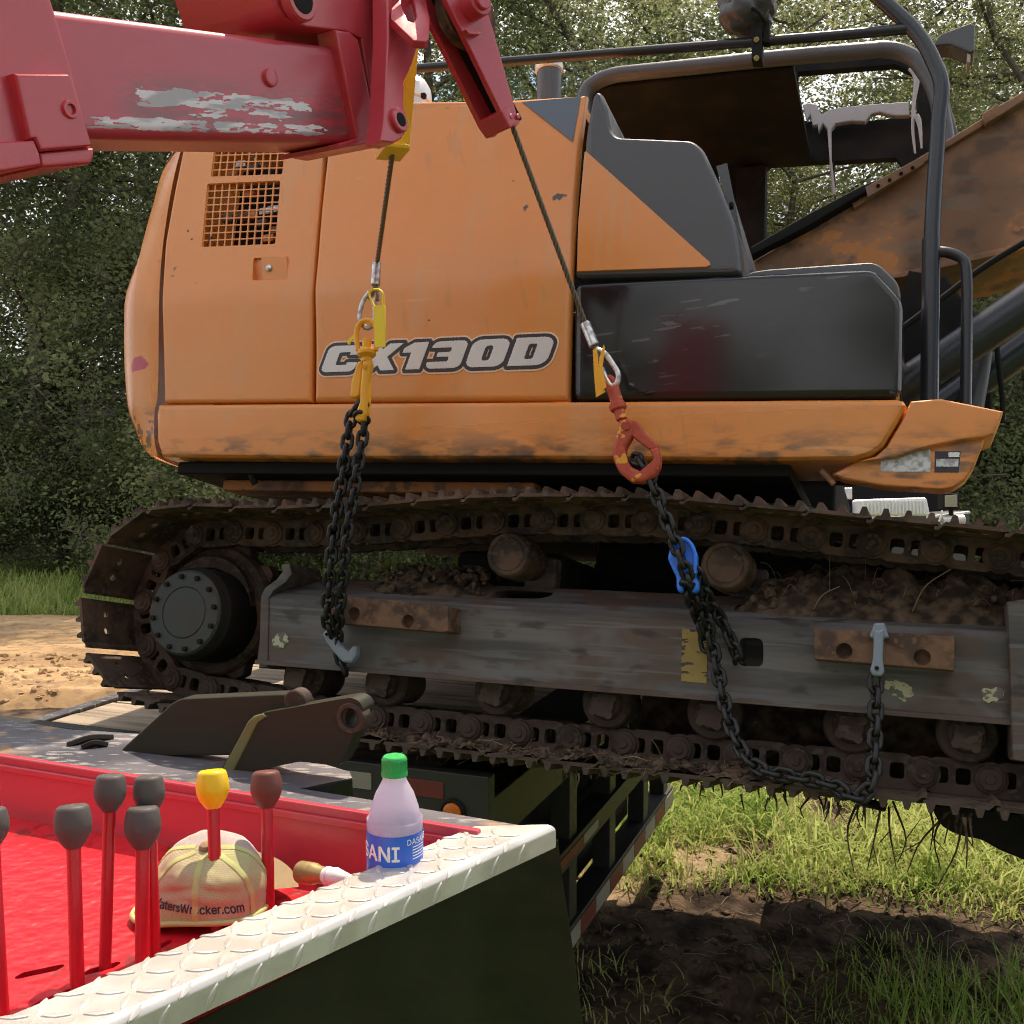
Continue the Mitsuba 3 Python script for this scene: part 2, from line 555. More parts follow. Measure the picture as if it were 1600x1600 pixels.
def f_leaflight(p, n, uv):
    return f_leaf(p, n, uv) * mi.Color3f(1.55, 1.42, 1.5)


def f_grass(p, n, uv):
    f = fbm(p.x * 1.7, p.y * 1.7, 0.0, 3)
    g = noise(p.x * 60, p.y * 60, 3.0)
    col = mix((0.26, 0.38, 0.08), (0.46, 0.52, 0.17), smoothstep(0.3, 0.7, f))
    return mix(col, (0.58, 0.50, 0.26), smoothstep(0.66, 0.88, g))


def f_bark(p, n, uv):
    f = fbm(p.x * 12, p.y * 12, p.z * 2.5, 3)
    return mix((0.05, 0.042, 0.035), (0.17, 0.145, 0.12), f)


def f_zinc(p, n, uv):
    f = fbm(p.x * 70, p.y * 70, p.z * 70, 3)
    return mix((0.30, 0.29, 0.28), (0.62, 0.62, 0.62), smoothstep(0.3, 0.65, f))


def f_sidepanel(p, n, uv):
    f = fbm(p.x * 5, p.y * 5, p.z * 3, 4)
    return mix((0.004, 0.005, 0.004), (0.013, 0.014, 0.010), smoothstep(0.35, 0.7, f))


def f_tread(p, n, uv):
    f = fbm(p.x * 20, p.y * 20, p.z * 20, 4)
    return mix((0.58, 0.55, 0.50), (0.72, 0.69, 0.64), smoothstep(0.35, 0.65, f))


def f_traydirt(p, n, uv):
    f = fbm(p.x * 14, p.y * 14, 1.0, 4)
    return mix(mix((0.62, 0.012, 0.022), (0.50, 0.010, 0.02), f), (0.10, 0.018, 0.016), smoothstep(0.56, 0.72, 0.5 * fbm(p.x * 40, p.y * 40, 3.0, 3) + 0.5 * fbm(p.x * 7, p.y * 7, 9.0, 3)) * 0.8)


def f_hat(p, n, uv):
    h = smoothstep(-0.2, 0.6, dr.sin((p.x + p.z * 0.7) * 2300) * dr.sin((p.x - p.z * 1.1) * 1900))
    f = fbm(p.x * 14, p.y * 14, p.z * 14, 3)
    cloth = mix((0.45, 0.46, 0.22), (0.47, 0.38, 0.26), smoothstep(0.35, 0.65, f))
    return mix(cloth, (0.22, 0.15, 0.11), h * 0.5)


def f_scrap(p, n, uv):
    f = fbm(p.x * 60, p.y * 60, p.z * 60, 4)
    return mix((0.42, 0.40, 0.25), (0.12, 0.11, 0.09), smoothstep(0.50, 0.58, f))


def h_panel(p, n, uv):
    return fbm(p.x * 3.2, p.y * 3.2, p.z * 3.2, 2)


def f_sticker(p, n, uv):
    f = fbm(p.x * 30, p.y * 30, p.z * 30, 4)
    g = fbm(p.x * 16 + p.z * 70, p.z * 60 - p.x * 30, 2.0, 3)
    return mix(mix((0.34, 0.235, 0.055), (0.24, 0.17, 0.05), f), (0.05, 0.04, 0.03), smoothstep(0.60, 0.66, g))


def h_dirt(p, n, uv):
    return fbm(p.x * 35, p.y * 35, p.z * 35, 4)


def h_pit(p, n, uv):
    return fbm(p.x * 90, p.y * 90, p.z * 90, 3)


def h_tray(p, n, uv):
    return fbm(p.x * 75, p.y * 75, p.z * 75, 2)


def r_paint(p, n, uv):
    return 0.20 + 0.24 * fbm(p.x * 6, p.y * 6, p.z * 6, 4)


# the tow boom's frame is needed by its paint
BD = camdir(1058, -549, F)
BU = nrm(UP - BD * BD[2])
BN = nrm(np.cross(BD, BU))
BA = P(560, 130, 2.7)

mat('m_orange', f_orange, spec=0.5, coat=0.45, rtex=r_paint, bump=h_panel, bscale=0.0025, eps=0.01)
mat('m_greyplastic', (0.062, 0.063, 0.070), 0.42, spec=0.5, bump=h_pit, bscale=0.0006)
mat('m_blackpanel', f_blackpanel, 0.11, spec=0.5)
mat('m_blackpaint', (0.016, 0.018, 0.024), 0.30, spec=0.5)
mat('m_dark', (0.012, 0.011, 0.010), 0.8, spec=0.2)
mat('m_burnt', f_burnt, 0.85, spec=0.2)
mat('m_rustdark', f_rustdark, 0.8, spec=0.25, bump=h_dirt, bscale=0.003)
mat('m_root', f_mud, 0.9, spec=0.1)
mat('m_track', f_track, 0.72, spec=0.35, bump=h_dirt, bscale=0.004)
mat('m_frame', f_frame, 0.55, spec=0.4, bump=h_dirt, bscale=0.0015)
mat('m_rust', f_rustboom, 0.65, spec=0.3, bump=h_dirt, bscale=0.003)
mat('m_mud', f_mud, 0.95, spec=0.1, bump=h_dirt, bscale=0.006)
mat('m_lugolive_lit', (0.13, 0.15, 0.05), 0.5)  # lug olive lightened to stand for sunlight on its edge
mat('m_hub', f_hub, 0.5, spec=0.4, bump=h_dirt, bscale=0.001)
mat('m_wood', f_wood, 0.8, spec=0.2)
mat('m_deck', f_deck, 0.42, metal=0.3, spec=0.5)
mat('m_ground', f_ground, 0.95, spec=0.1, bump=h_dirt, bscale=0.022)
mat('m_road', f_road, 0.95, spec=0.1, bump=h_dirt, bscale=0.01)
mat('m_redboom', f_redscuff, 0.30, spec=0.55, coat=0.6)
mat('m_red', (0.45, 0.042, 0.060), 0.30, spec=0.55, coat=0.6)
mat('m_redfloor', f_traydirt, 0.36, spec=0.5, coat=0.3, bump=h_tray, bscale=0.0035)
mat('m_redhook', f_redhook, 0.5, spec=0.4)
mat('m_yellow', (0.82, 0.60, 0.02), 0.42, spec=0.4, bump=h_pit, bscale=0.0006)
mat('m_yelloworange', (0.80, 0.38, 0.02), 0.42, spec=0.4, bump=h_pit, bscale=0.0008)
mat('m_blue', (0.03, 0.19, 0.78), 0.38, spec=0.5, bump=h_pit, bscale=0.0008)
mat('m_greyhook', (0.20, 0.235, 0.28), 0.45, spec=0.5, bump=h_pit, bscale=0.0008)
mat('m_chain', (0.018, 0.017, 0.017), 0.42, metal=0.2, spec=0.5, bump=h_pit, bscale=0.0008)
mat('m_rope', (0.19, 0.155, 0.125), 0.5, metal=0.5, spec=0.5)
mat('m_zinc', f_zinc, 0.30, metal=0.85, spec=0.5)
mat('m_tread', f_tread, 0.30, metal=0.5, spec=0.5)
mat('m_sidepanel', f_sidepanel, 0.07, spec=0.3)
mat('m_rubber', (0.080, 0.070, 0.066), 0.55, spec=0.35, bump=h_pit, bscale=0.0005)
mat('m_knobbrown', (0.13, 0.045, 0.035), 0.5, spec=0.35)
mat('m_knobyellow', (0.80, 0.52, 0.01), 0.35, spec=0.5)
mat('m_rodred', (0.45, 0.010, 0.02), 0.28, spec=0.5, coat=0.5)
mat('m_silver', (0.62, 0.60, 0.58), 0.40, metal=0.5)
mat('m_letter', (0.60, 0.57, 0.55), 0.45, metal=0.2)
mat('m_letteredge', (0.030, 0.022, 0.026), 0.45)
mat('m_letterline', (0.72, 0.52, 0.38), 0.45)
mat('m_decalgrey', (0.085, 0.105, 0.135), 0.40)
mat('m_white', (0.74, 0.74, 0.74), 0.35)
mat('m_dirtywhite', f_zinc, 0.6)
mat('m_plastic', (0.34, 0.305, 0.31), 0.45)
mat('m_stickeryellow', f_sticker, 0.6, bump=h_dirt, bscale=0.001)
mat('m_tapewhite', (0.24, 0.225, 0.18), 0.5)
mat('m_tapered', (0.13, 0.022, 0.016), 0.5)
mat('m_amber', (0.50, 0.12, 0.01), 0.3)
mat('m_trailer', (0.022, 0.022, 0.019), 0.5, bump=h_dirt, bscale=0.001)
mat('m_lug', (0.024, 0.026, 0.016), 0.5, spec=0.25)
mat('m_brass', (0.42, 0.32, 0.14), 0.42, metal=0.7)
mat('m_capgreen', (0.03, 0.36, 0.09), 0.35)
mat('m_labelblue', (0.03, 0.12, 0.60), 0.35)
mat('m_hat', f_hat, 0.9, spec=0.1)
mat('m_hatbrim', (0.30, 0.22, 0.13), 0.9, spec=0.1)
mat('m_ink', (0.035, 0.030, 0.05), 0.8)
mat('m_bark', f_bark, 0.9, spec=0.1)
mat('m_bluepaint', (0.01, 0.10, 0.55), 0.3)
mat('m_scrap', f_scrap, 0.6)
mat('m_hatseam', (0.46, 0.47, 0.20), 0.9, spec=0.1)  # olive seam tape; its yellow-green also stands for sunlit glow at the folds
mat('m_hatfront', (0.40, 0.34, 0.32), 0.9, spec=0.1)
mat('m_straw', (0.22, 0.165, 0.10), 0.8)
mat('m_lens', (0.30, 0.28, 0.20), 0.15)
scene['m_leaf'] = {'type': 'principledthin', 'base_color': proc(f_leaf), 'roughness': 0.45, 'spec_trans': 0.0, 'diff_trans': 1.1, 'eta': 1.4}
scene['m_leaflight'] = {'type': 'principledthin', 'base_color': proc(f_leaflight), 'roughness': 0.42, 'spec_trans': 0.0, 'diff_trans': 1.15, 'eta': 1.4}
scene['m_grass'] = {'type': 'principledthin', 'base_color': proc(f_grass), 'roughness': 0.5, 'spec_trans': 0.0, 'diff_trans': 1.0, 'eta': 1.35}
scene['m_pet'] = {'type': 'thindielectric', 'int_ior': 1.4, 'specular_transmittance': {'type': 'rgb', 'value': [0.93, 0.93, 0.97]}}
scene['m_frost'] = {'type': 'principledthin', 'base_color': {'type': 'rgb', 'value': [0.80, 0.74, 0.86]}, 'roughness': 0.25, 'spec_trans': 0.25, 'diff_trans': 1.1, 'eta': 1.4}
scene['m_pane'] = {'type': 'thindielectric', 'int_ior': 1.5}
# ================================================================== THE SETTING: ground, road, grass, forest
def ground_z(x, y):
    p = np.stack([x, y, np.zeros_like(x)], -1)
    sg = lambda t: 1 / (1 + np.exp(-np.clip(t, -40, 40)))
    return 0.18 * sg((x + 1.3) / 0.15) * sg((9.0 - y) / 0.35) + 0.10 * (meshkit.fbm(p * 0.35, 3, 1) - 0.5) + 0.05 * (meshkit.fbm(p * 2.2, 4, 2) - 0.5) + 0.07 * (meshkit.fbm(p * 8, 4, 4) - 0.5)


def sheet(xs, ys, zf):
    x, y = np.meshgrid(xs, ys)
    v = np.stack([x, y, zf(x, y)], -1).reshape(-1, 3)
    n, m = len(xs), len(ys)
    i = (np.arange(m - 1)[:, None] * n + np.arange(n - 1)[None]).ravel()
    return tm(v, np.vstack([np.stack([i, i + 1, i + n + 1], 1), np.stack([i, i + n + 1, i + n], 1)]))


xs = np.concatenate([[-900, -300, -120, -60, -40], np.arange(-30, -2, 0.5), np.arange(-2, 5.2, 0.035), np.arange(5.5, 30, 0.5), [40, 60, 120, 300, 900]])
ys = np.concatenate([[-900, -300, -100, -40, -15, -5, 0, 1.5], np.arange(2.5, 9, 0.035), np.arange(9, 30, 0.4), [34, 40, 60, 120, 300, 900]])
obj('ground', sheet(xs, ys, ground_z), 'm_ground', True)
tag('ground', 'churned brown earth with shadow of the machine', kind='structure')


def road_z(x, y):
    p = np.stack([x, y, np.zeros_like(x)], -1)
    edge = np.clip(np.minimum(y - 9.0, 14.2 - y) / 0.5, 0, 1)
    return -0.12 + 0.24 * edge + 0.10 * (meshkit.fbm(p * np.array([0.25, 1.6, 1]), 3, 8) - 0.5) + 0.20 * np.clip(meshkit.fbm(p * 4.5, 4, 9) - 0.5, 0, 1) * np.clip((11.2 - y) / 0.8, 0.25, 1)


obj('dirt_road', sheet(np.arange(-16, 0.01, 0.05), np.arange(9.0, 14.25, 0.05), road_z), 'm_road', True)
tag('dirt_road', 'sandy tan dirt road in front of the trees', kind='structure')


def blades(n, region, h, w, seed, lean=0.6, clump=0.0):
    """Grass: n bent blades; region(r, n) -> (n, 2) places."""
    r = np.random.default_rng(seed)
    p = region(r, n)
    n = len(p)
    z = ground_z(p[:, 0], p[:, 1])
    a = r.random(n) * 2 * np.pi
    d = np.stack([np.cos(a), np.sin(a), a * 0], 1)
    s = np.stack([-np.sin(a), np.cos(a), a * 0], 1)
    hh = h * (0.35 + 1.0 * r.random(n) ** 1.3)
    ww = w * (0.6 + 0.8 * r.random(n))
    ln = lean * (0.3 + 1.2 * r.random(n))
    base = np.c_[p, z - 0.01]
    rows = []
    for t, k in ((0, 1.0), (0.45, 0.9), (0.8, 0.6)):
        c = base + d * (ln * hh * t * t)[:, None] + np.array([0, 0, 1.0]) * (hh * t * (1 - 0.28 * ln * t))[:, None]
        rows += [c - s * (ww * k / 2)[:, None], c + s * (ww * k / 2)[:, None]]
    rows.append(base + d * (ln * hh)[:, None] + np.array([0, 0, 1.0]) * (hh * (1 - 0.33 * ln))[:, None])
    v = np.stack(rows, 1)
    f = np.array([[0, 1, 3], [0, 3, 2], [2, 3, 5], [2, 5, 4], [4, 5, 6]])
    return tm(v.reshape(-1, 3), (f[None] + 7 * np.arange(n)[:, None, None]).reshape(-1, 3))


def patchy(x0, x1, y0, y1, thr, scale, seed):
    def g(r, n):
        p = np.c_[r.uniform(x0, x1, n), r.uniform(y0, y1, n)]
        q = meshkit.fbm(np.c_[p * scale, np.zeros(n)], 3, seed)
        return p[q > thr + 0.10 * r.random(n) - 0.05]
    return g


def fade_near(g, y0):
    def k(r, n):
        p = g(r, n)
        return p[(p[:, 1] > y0 + 0.35 * (r.random(len(p)) - 0.3) - 0.28 * (p[:, 0] - 0.7))]
    return k


obj('grass', cat(
    blades(60000, fade_near(patchy(-0.5, 5.0, 4.2, 8.6, 0.38, 1.7, 3), 5.05), 0.13, 0.009, 11, 0.8),
    blades(14000, fade_near(patchy(-0.5, 5.0, 4.5, 8.6, 0.46, 1.5, 6), 5.3), 0.24, 0.012, 12, 0.95),
    blades(4200, patchy(1.0, 2.9, 2.7, 4.05, 0.46, 1.8, 5), 0.20, 0.006, 13, 0.75),
    blades(1500, patchy(0.1, 1.8, 2.9, 4.5, 0.48, 2.5, 9), 0.10, 0.005, 14, 0.9),
    blades(26000, patchy(-14, 0, 14.0, 21.0, 0.30, 0.6, 7), 0.30, 0.022, 15, 0.5),
    blades(12000, patchy(0, 12, 9.4, 20.0, 0.36, 0.6, 8), 0.32, 0.02, 16, 0.5)), 'm_grass', False)
tag('grass', 'sunlit and shaded grass growing on the bare earth', kind='stuff')

st_ = []
for _ in range(420):
    c_ = np.array([rng.uniform(-0.2, 3.0), rng.uniform(2.9, 5.3)])
    a_ = rng.uniform(0, 6.28)
    l_ = rng.uniform(0.02, 0.13)
    d_ = np.array([math.cos(a_), math.sin(a_)]) * l_
    q_ = np.array([c_, c_ + d_ * 0.5 + rng.normal(0, 0.01, 2), c_ + d_])
    z_ = ground_z(q_[:, 0], q_[:, 1]) + np.array([0.004, 0.012, 0.004])
    st_.append(tube(np.c_[q_, z_], 0.0015, 3))
obj('fallen_straw', cat(st_), 'm_straw', 40)
tag('fallen_straw', 'bits of dry straw lying on the dark bare soil', kind='stuff')
# small clods and litter on the bare soil under the machine
q = np.c_[rng.uniform(-0.3, 3.4, 1500), rng.uniform(3.2, 5.6, 1500)]
obj('soil_clods', clods(np.c_[q, ground_z(q[:, 0], q[:, 1])], 0.003 + 0.022 * rng.random(1500) ** 3, 0.7, 4), 'm_mud', False)
tag('soil_clods', 'dark clods of soil scattered on the bare ground', kind='stuff')
q = np.c_[rng.uniform(-12, -4, 900), rng.uniform(9.3, 11.0, 900)]
obj('sand_clods', clods(np.c_[q, road_z(q[:, 0], q[:, 1])], rng.uniform(0.01, 0.05, 900), 0.6, 5), 'm_road', False)
tag('sand_clods', 'crumbled clods along the near edge of the dirt road', kind='stuff')

LEAFV = np.array([[0, 0, 0], [0.5, 0.30, 0.06], [1, 0, -0.05], [0.5, -0.30, 0.06]])


def leaves(centres, spread, per, size, seed, flat=0.75):
    r = np.random.default_rng(seed)
    n = len(centres) * per
    c = np.repeat(centres, per, 0) + r.normal(0, 1, (n, 3)) * np.repeat(np.broadcast_to(spread, len(centres)), per)[:, None] * np.array([1, 1, flat])
    x = nrm_rows(r.normal(0, 1, (n, 3)) * np.array([1, 1, 0.5]))
    z = nrm_rows(r.normal(0, 1, (n, 3)) + np.array([0, 0, 0.9]))
    y = nrm_rows(np.cross(z, x))
    z = np.cross(x, y)
    s = size * (0.6 + 0.8 * r.random(n))[:, None]
    v = np.stack([c + s * (k[0] * x + k[1] * y + k[2] * z) for k in LEAFV], 1)
    f = np.array([[0, 1, 2], [0, 2, 3]])
    return tm(v.reshape(-1, 3), (f[None] + 4 * np.arange(n)[:, None, None]).reshape(-1, 3))


def nrm_rows(a):
    return a / (np.linalg.norm(a, axis=1)[:, None] + 1e-12)


def make_tree(name, seed, H, low, limbs, per, leaf, r0=0.16, width=0.26, spread=0.34, lm='m_leaf'):
    """A tapered trunk with limbs and a crown of small leaves in uneven clumps."""
    r = np.random.default_rng(seed)
    tp = np.array([[0, 0, -0.3], [0, 0, 0], *[[r.normal(0, 0.12) * k, r.normal(0, 0.12) * k, H * k / 6] for k in range(1, 7)]])
    path = spline(tp, 16)
    wood = [tube(path, np.linspace(r0, 0.03, 16), 8)]
    cs = []
    for i in range(limbs):
        t = low + (1 - low) * ((i + 0.5) / limbs) ** 0.9
        b = path[min(15, int(2 + t * 13))]
        ang = i * 2.4 + r.normal(0, 0.4)
        L = H * width * (0.55 + 0.7 * r.random()) * (1.15 - 0.75 * max(0, t - 0.25))
        e = b + np.array([math.cos(ang) * L, math.sin(ang) * L, L * r.uniform(-0.15, 0.75)])
        mid = (b + e) / 2 + r.normal(0, 0.1, 3) * L
        lp = spline([b, mid, e], 8)
        wood.append(tube(lp, np.linspace(0.045, 0.010, 8), 5))
        for k in (3, 4, 5, 6, 7):
            for _ in range(2):
                q = lp[k] + r.normal(0, 0.16, 3) * L
                wood.append(tube([lp[k], (lp[k] + q) / 2 + r.normal(0, 0.05, 3), q], [0.012, 0.008, 0.004], 3))
                cs.append(q)
                if r.random() < 0.5:
                    cs.append(lp[k] + r.normal(0, 0.10, 3) * L)
    cs = np.array(cs)
    keep = r.random(len(cs)) > 0.1
    crown = leaves(cs[keep], spread * (0.5 + r.random(keep.sum())), per, leaf, seed + 100)
    scene[name] = {'type': 'shapegroup', 'trunk': mikit.ply(cat(wood), 'm_bark', 40), 'crown': mikit.ply(crown, lm, False)}


make_tree('group_full', 21, 13.0, 0.05, 34, 54, 0.100)
make_tree('group_tall', 22, 15.5, 0.22, 30, 52, 0.100, 0.19, 0.20)
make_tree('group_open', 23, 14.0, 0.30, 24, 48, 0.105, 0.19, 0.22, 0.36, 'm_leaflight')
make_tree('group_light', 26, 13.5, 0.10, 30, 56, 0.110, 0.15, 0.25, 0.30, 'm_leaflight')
make_tree('group_low', 24, 7.0, 0.02, 30, 54, 0.085, 0.07, 0.32)
make_tree('group_bush', 25, 2.6, 0.02, 26, 44, 0.075, 0.03, 0.40, 0.26)


def tree(key, grp, x, y, s, rot, label=None, cat_='tree', group=None):
    z = float(ground_z(np.array([x]), np.array([y]))[0])
    m = np.eye(4)
    c, sn = math.cos(rot) * s, math.sin(rot) * s
    m[:3, :3] = [[c, -sn, 0], [sn, c, 0], [0, 0, s]]
    m[:3, 3] = (x, y, z)
    n, k = 1, key
    while k in scene:
        k = f'{key}_{n:03d}'
        n += 1
    scene[k] = {'type': 'instance', 'g': {'type': 'ref', 'id': grp}, 'to_world': T(m)}
    if label:
        tag(k, label, cat_, group)
    return k


edge_trees = [
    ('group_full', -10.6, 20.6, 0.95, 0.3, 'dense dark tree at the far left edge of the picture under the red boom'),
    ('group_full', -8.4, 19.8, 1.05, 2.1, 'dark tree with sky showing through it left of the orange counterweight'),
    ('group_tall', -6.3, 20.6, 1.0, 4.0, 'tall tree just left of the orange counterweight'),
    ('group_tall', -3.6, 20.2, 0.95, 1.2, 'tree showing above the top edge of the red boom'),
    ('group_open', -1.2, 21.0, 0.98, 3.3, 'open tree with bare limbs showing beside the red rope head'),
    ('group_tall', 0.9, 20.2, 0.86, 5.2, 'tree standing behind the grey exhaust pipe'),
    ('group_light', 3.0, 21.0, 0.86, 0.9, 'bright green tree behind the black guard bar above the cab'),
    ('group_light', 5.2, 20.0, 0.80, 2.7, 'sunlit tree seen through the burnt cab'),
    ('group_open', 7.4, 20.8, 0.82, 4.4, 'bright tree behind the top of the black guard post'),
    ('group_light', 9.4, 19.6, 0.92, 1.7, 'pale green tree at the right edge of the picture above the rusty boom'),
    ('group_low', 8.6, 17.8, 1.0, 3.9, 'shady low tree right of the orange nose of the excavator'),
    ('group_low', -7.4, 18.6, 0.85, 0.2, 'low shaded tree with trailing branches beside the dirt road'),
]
for g, x, y, s, rt, lab in edge_trees:
    tree('tree', g, x, y, s, rt, lab, 'tree', 'trees along the forest edge')
tree('bush', 'group_bush', -4.9, 15.0, 0.95, 0.4, 'bright leafy bush behind the left end of the track', 'bush')
tree('bush', 'group_bush', -2.4, 16.6, 0.9, 1.4, 'shaded bush seen in the gap above the middle of the track', 'bush')
tree('bush', 'group_bush', 6.6, 16.2, 1.15, 2.4, 'dark bush to the right of the white light bar', 'bush')
gs = ['group_full', 'group_tall', 'group_open', 'group_low']
k = 0
for row, (y0, step) in enumerate(((24.5, 3.0), (30.0, 4.2))):
    x = -15.5 - row * 2
    while x < 15.5 + row * 2:
        k += 1
        sc = rng.uniform(0.80, 1.05) * (0.9 if x > 1 else 1.06)
        tree('forest', gs[k % 3], x + rng.normal(0, 0.5), y0 + rng.normal(0, 0.6), sc, rng.uniform(0, 6.28))
        if row < 1:
            tree('forest', 'group_low', x + 1 + rng.normal(0, 0.5), y0 - 1.2 + rng.normal(0, 0.5), rng.uniform(0.6, 1.0), rng.uniform(0, 6.28))
        x += step
for i in range(18):
    an = math.radians(120 + 130 * i / 17)
    tree('forest', gs[i % 3], 19 * math.sin(an), 17 * math.cos(an) + rng.normal(0, 1.5), rng.uniform(0.9, 1.1), rng.uniform(0, 6.28))
for k in list(scene):
    if k.startswith('forest_') or k == 'forest':
        d = scene.pop(k)
        num = int(k[7:]) + 1 if k != 'forest' else 1
        scene[f'forest__{num:03d}'] = d
tag('forest', 'dense shady woodland filling the distance behind the nearest trees', kind='stuff')
for i in range(10):
    scene[f'undergrowth__{i + 21:03d}'] = scene.pop(tree('undergrowth', 'group_bush', -13 + 2.6 * i + rng.normal(0, 0.4), 22.3 + rng.normal(0, 0.5), rng.uniform(0.9, 1.5), rng.uniform(0, 6.28)))
for i in range(14):
    scene[f'undergrowth__{i + 1:03d}'] = scene.pop(tree('undergrowth', 'group_bush', -12.5 + 1.8 * i + rng.normal(0, 0.4), 18.6 + rng.normal(0, 0.5), rng.uniform(0.6, 1.1), rng.uniform(0, 6.28)))
tag('undergrowth', 'shrubby undergrowth along the foot of the forest', kind='stuff')
from scipy.ndimage import gaussian_filter1d
# ================================================================== THE EXCAVATOR
X = 'excavator'
tag(X, 'burnt orange tracked excavator tilted on its side tracks with rust red boom', 'excavator')
BS = -0.25                                   # the machine's side, across
CC = 1.445                                   # crease of the hood


def prof(c):
    return BS + 0.20 * np.clip(c - CC, 0, None)


def skin_pt(u, v):
    """Pixel -> (a, c) on the machine's side surface."""
    b = BS
    for _ in range(6):
        a, c = eon(u, v, b)
        b = float(prof(c))
    return a, c


def edges(n, L, r):
    k = np.array([0, 0.08, 0.3, 0.62, 1.0]) * min(r / L, 0.2)
    return np.concatenate([k, np.linspace(k[-1], 1 - k[-1], n)[1:-1], 1 - k[::-1]])


def panel(left, right, off=0.0, thick=0.03, r=0.014, nt=26, ns=16, deep=None):
    """A side panel: left and right edges as pixel lists from bottom to top; rolled rims, a closed solid in the machine's axes."""
    L, Rr = np.array([skin_pt(*p) for p in left]), np.array([skin_pt(*p) for p in right])
    H = abs(L[-1, 1] - L[0, 1])
    Wd = abs(Rr[len(Rr) // 2, 0] - L[len(L) // 2, 0])
    ts, ss = edges(nt, H, r), edges(ns, Wd, r)

    def along(A, t):
        s = np.r_[0, np.cumsum(np.linalg.norm(np.diff(A, axis=0), axis=1))]
        return np.stack([np.interp(t * s[-1], s, A[:, i]) for i in (0, 1)], -1)

    l, q = along(L, ts), along(Rr, ts)
    g = l[:, None] * (1 - ss[None, :, None]) + q[:, None] * ss[None, :, None]
    dist = np.minimum(np.minimum(ss, 1 - ss)[None] * Wd, np.minimum(ts, 1 - ts)[:, None] * H)
    roll = np.where(dist < r, r - np.sqrt(np.maximum(r * r - (r - dist) ** 2, 0)), 0)
    b = prof(g[..., 1]) - off + roll
    front = np.stack([g[..., 0], g[..., 1], -b], -1)
    bb = prof(g[..., 1]) - off + thick if deep is None else np.full(b.shape, deep)
    back = np.stack([g[..., 0], g[..., 1], -bb], -1)
    m, n = g.shape[:2]
    v = np.vstack([front.reshape(-1, 3), back.reshape(-1, 3)])
    i = (np.arange(m - 1)[:, None] * n + np.arange(n - 1)[None]).ravel()
    f = [np.stack([i, i + 1, i + n + 1], 1), np.stack([i, i + n + 1, i + n], 1)]
    o = m * n
    f += [x[:, ::-1] + o for x in f]
    loop = np.concatenate([np.arange(n), np.arange(1, m) * n + n - 1, (m - 1) * n + np.arange(n - 2, -1, -1), np.arange(m - 2, 0, -1) * n])
    nx = np.roll(loop, -1)
    f += [np.stack([loop, loop + o, nx + o], 1), np.stack([loop, nx + o, nx], 1)]
    return tm(v, np.vstack(f))


def Eobj(key, mesh, mt, smooth=30):
    return obj(f'{X}__{key}', xf(mesh, ME), mt, smooth)


# --- counterweight: wraps round the rear corner
sil = [(249, 720), (221, 708), (203, 682), (194, 640), (192, 551), (193, 458), (201, 401), (210, 337), (219, 283), (231, 241), (249, 205), (275, 178), (305, 165)]
gap = [(241, 712), (235, 680), (235, 645), (241, 615), (242, 551), (243, 461), (248, 390), (254, 345), (261, 301), (275, 239), (290, 200), (302, 180), (331, 165)]
from scipy.interpolate import PchipInterpolator
kk_ = np.linspace(0, len(sil) - 1, 46)
sil = gaussian_filter1d(PchipInterpolator(np.arange(len(sil)), np.array(sil, float))(kk_), 1.6, axis=0, mode='nearest')
gap = gaussian_filter1d(PchipInterpolator(np.arange(len(gap)), np.array(gap, float))(kk_), 0.8, axis=0, mode='nearest')
rows = []
for (su, sv), (gu, gv) in zip(sil, gap):
    ga, gc = skin_pt(gu, gv)
    sa, sc = eon(su, sv, BS + 0.12)
    b0 = float(prof(gc))
    rr = min(0.16, 0.9 * (ga - sa) + 0.02)
    path = [(ga + 0.0, gc, b0 + 0.02), (ga - 0.001, gc, b0 + 0.006), (ga - 0.008, gc, b0)]
    cx = sa + rr
    if cx < ga - 0.01:
        path.append((cx, gc + (sc - gc) * 0.3, b0))
    for t in (15, 30, 45, 60, 75, 90):
        k = math.radians(t)
        path.append((min(cx, ga - 0.009) - (min(cx, ga - 0.009) - sa) * math.sin(k), gc + (sc - gc) * (0.3 + 0.7 * t / 90), b0 + 0.26 * (1 - math.cos(k))))
    path.append((sa - 0.03, sc, b0 + 1.1))
    path.append((sa, sc, b0 + 2.2))
    rows.append(resample(np.array(path), 22) if len(path) == 11 else np.array([path[0]] * 0 + list(resample(np.array(path), 22))))
g = np.array([[p[0], p[1], -p[2]] for r_ in rows for p in r_])
m, n = len(rows), 22
i = (np.arange(m - 1)[:, None] * n + np.arange(n - 1)[None]).ravel()
Eobj('counterweight', tm(g, np.vstack([np.stack([i, i + n + 1, i + 1], 1), np.stack([i, i + n, i + n + 1], 1)])), 'm_orange', 38)
labels[f'{X}__counterweight'] = {'label': 'scuffed orange counterweight at the rear'}

# --- engine door with two grilles and a latch pocket
door_l = [(256, 629), (254, 551), (252, 461), (257, 380), (271, 301), (284, 239), (302, 170)]
door_r = [(486, 627), (487, 540), (488, 440), (493, 375), (500, 300), (505, 228), (508, 170)]
door = panel(door_l, door_r)


def epoly(px, d0, d1):
    """A cutter through the side surface over a pixel outline."""
    p = np.array([skin_pt(*q) for q in px])
    m = bprism(rounded(p, 0.008, 2), d1 - d0)
    m.apply_translation([0, 0, -float(prof(p[:, 1].mean())) - d1])
    return m


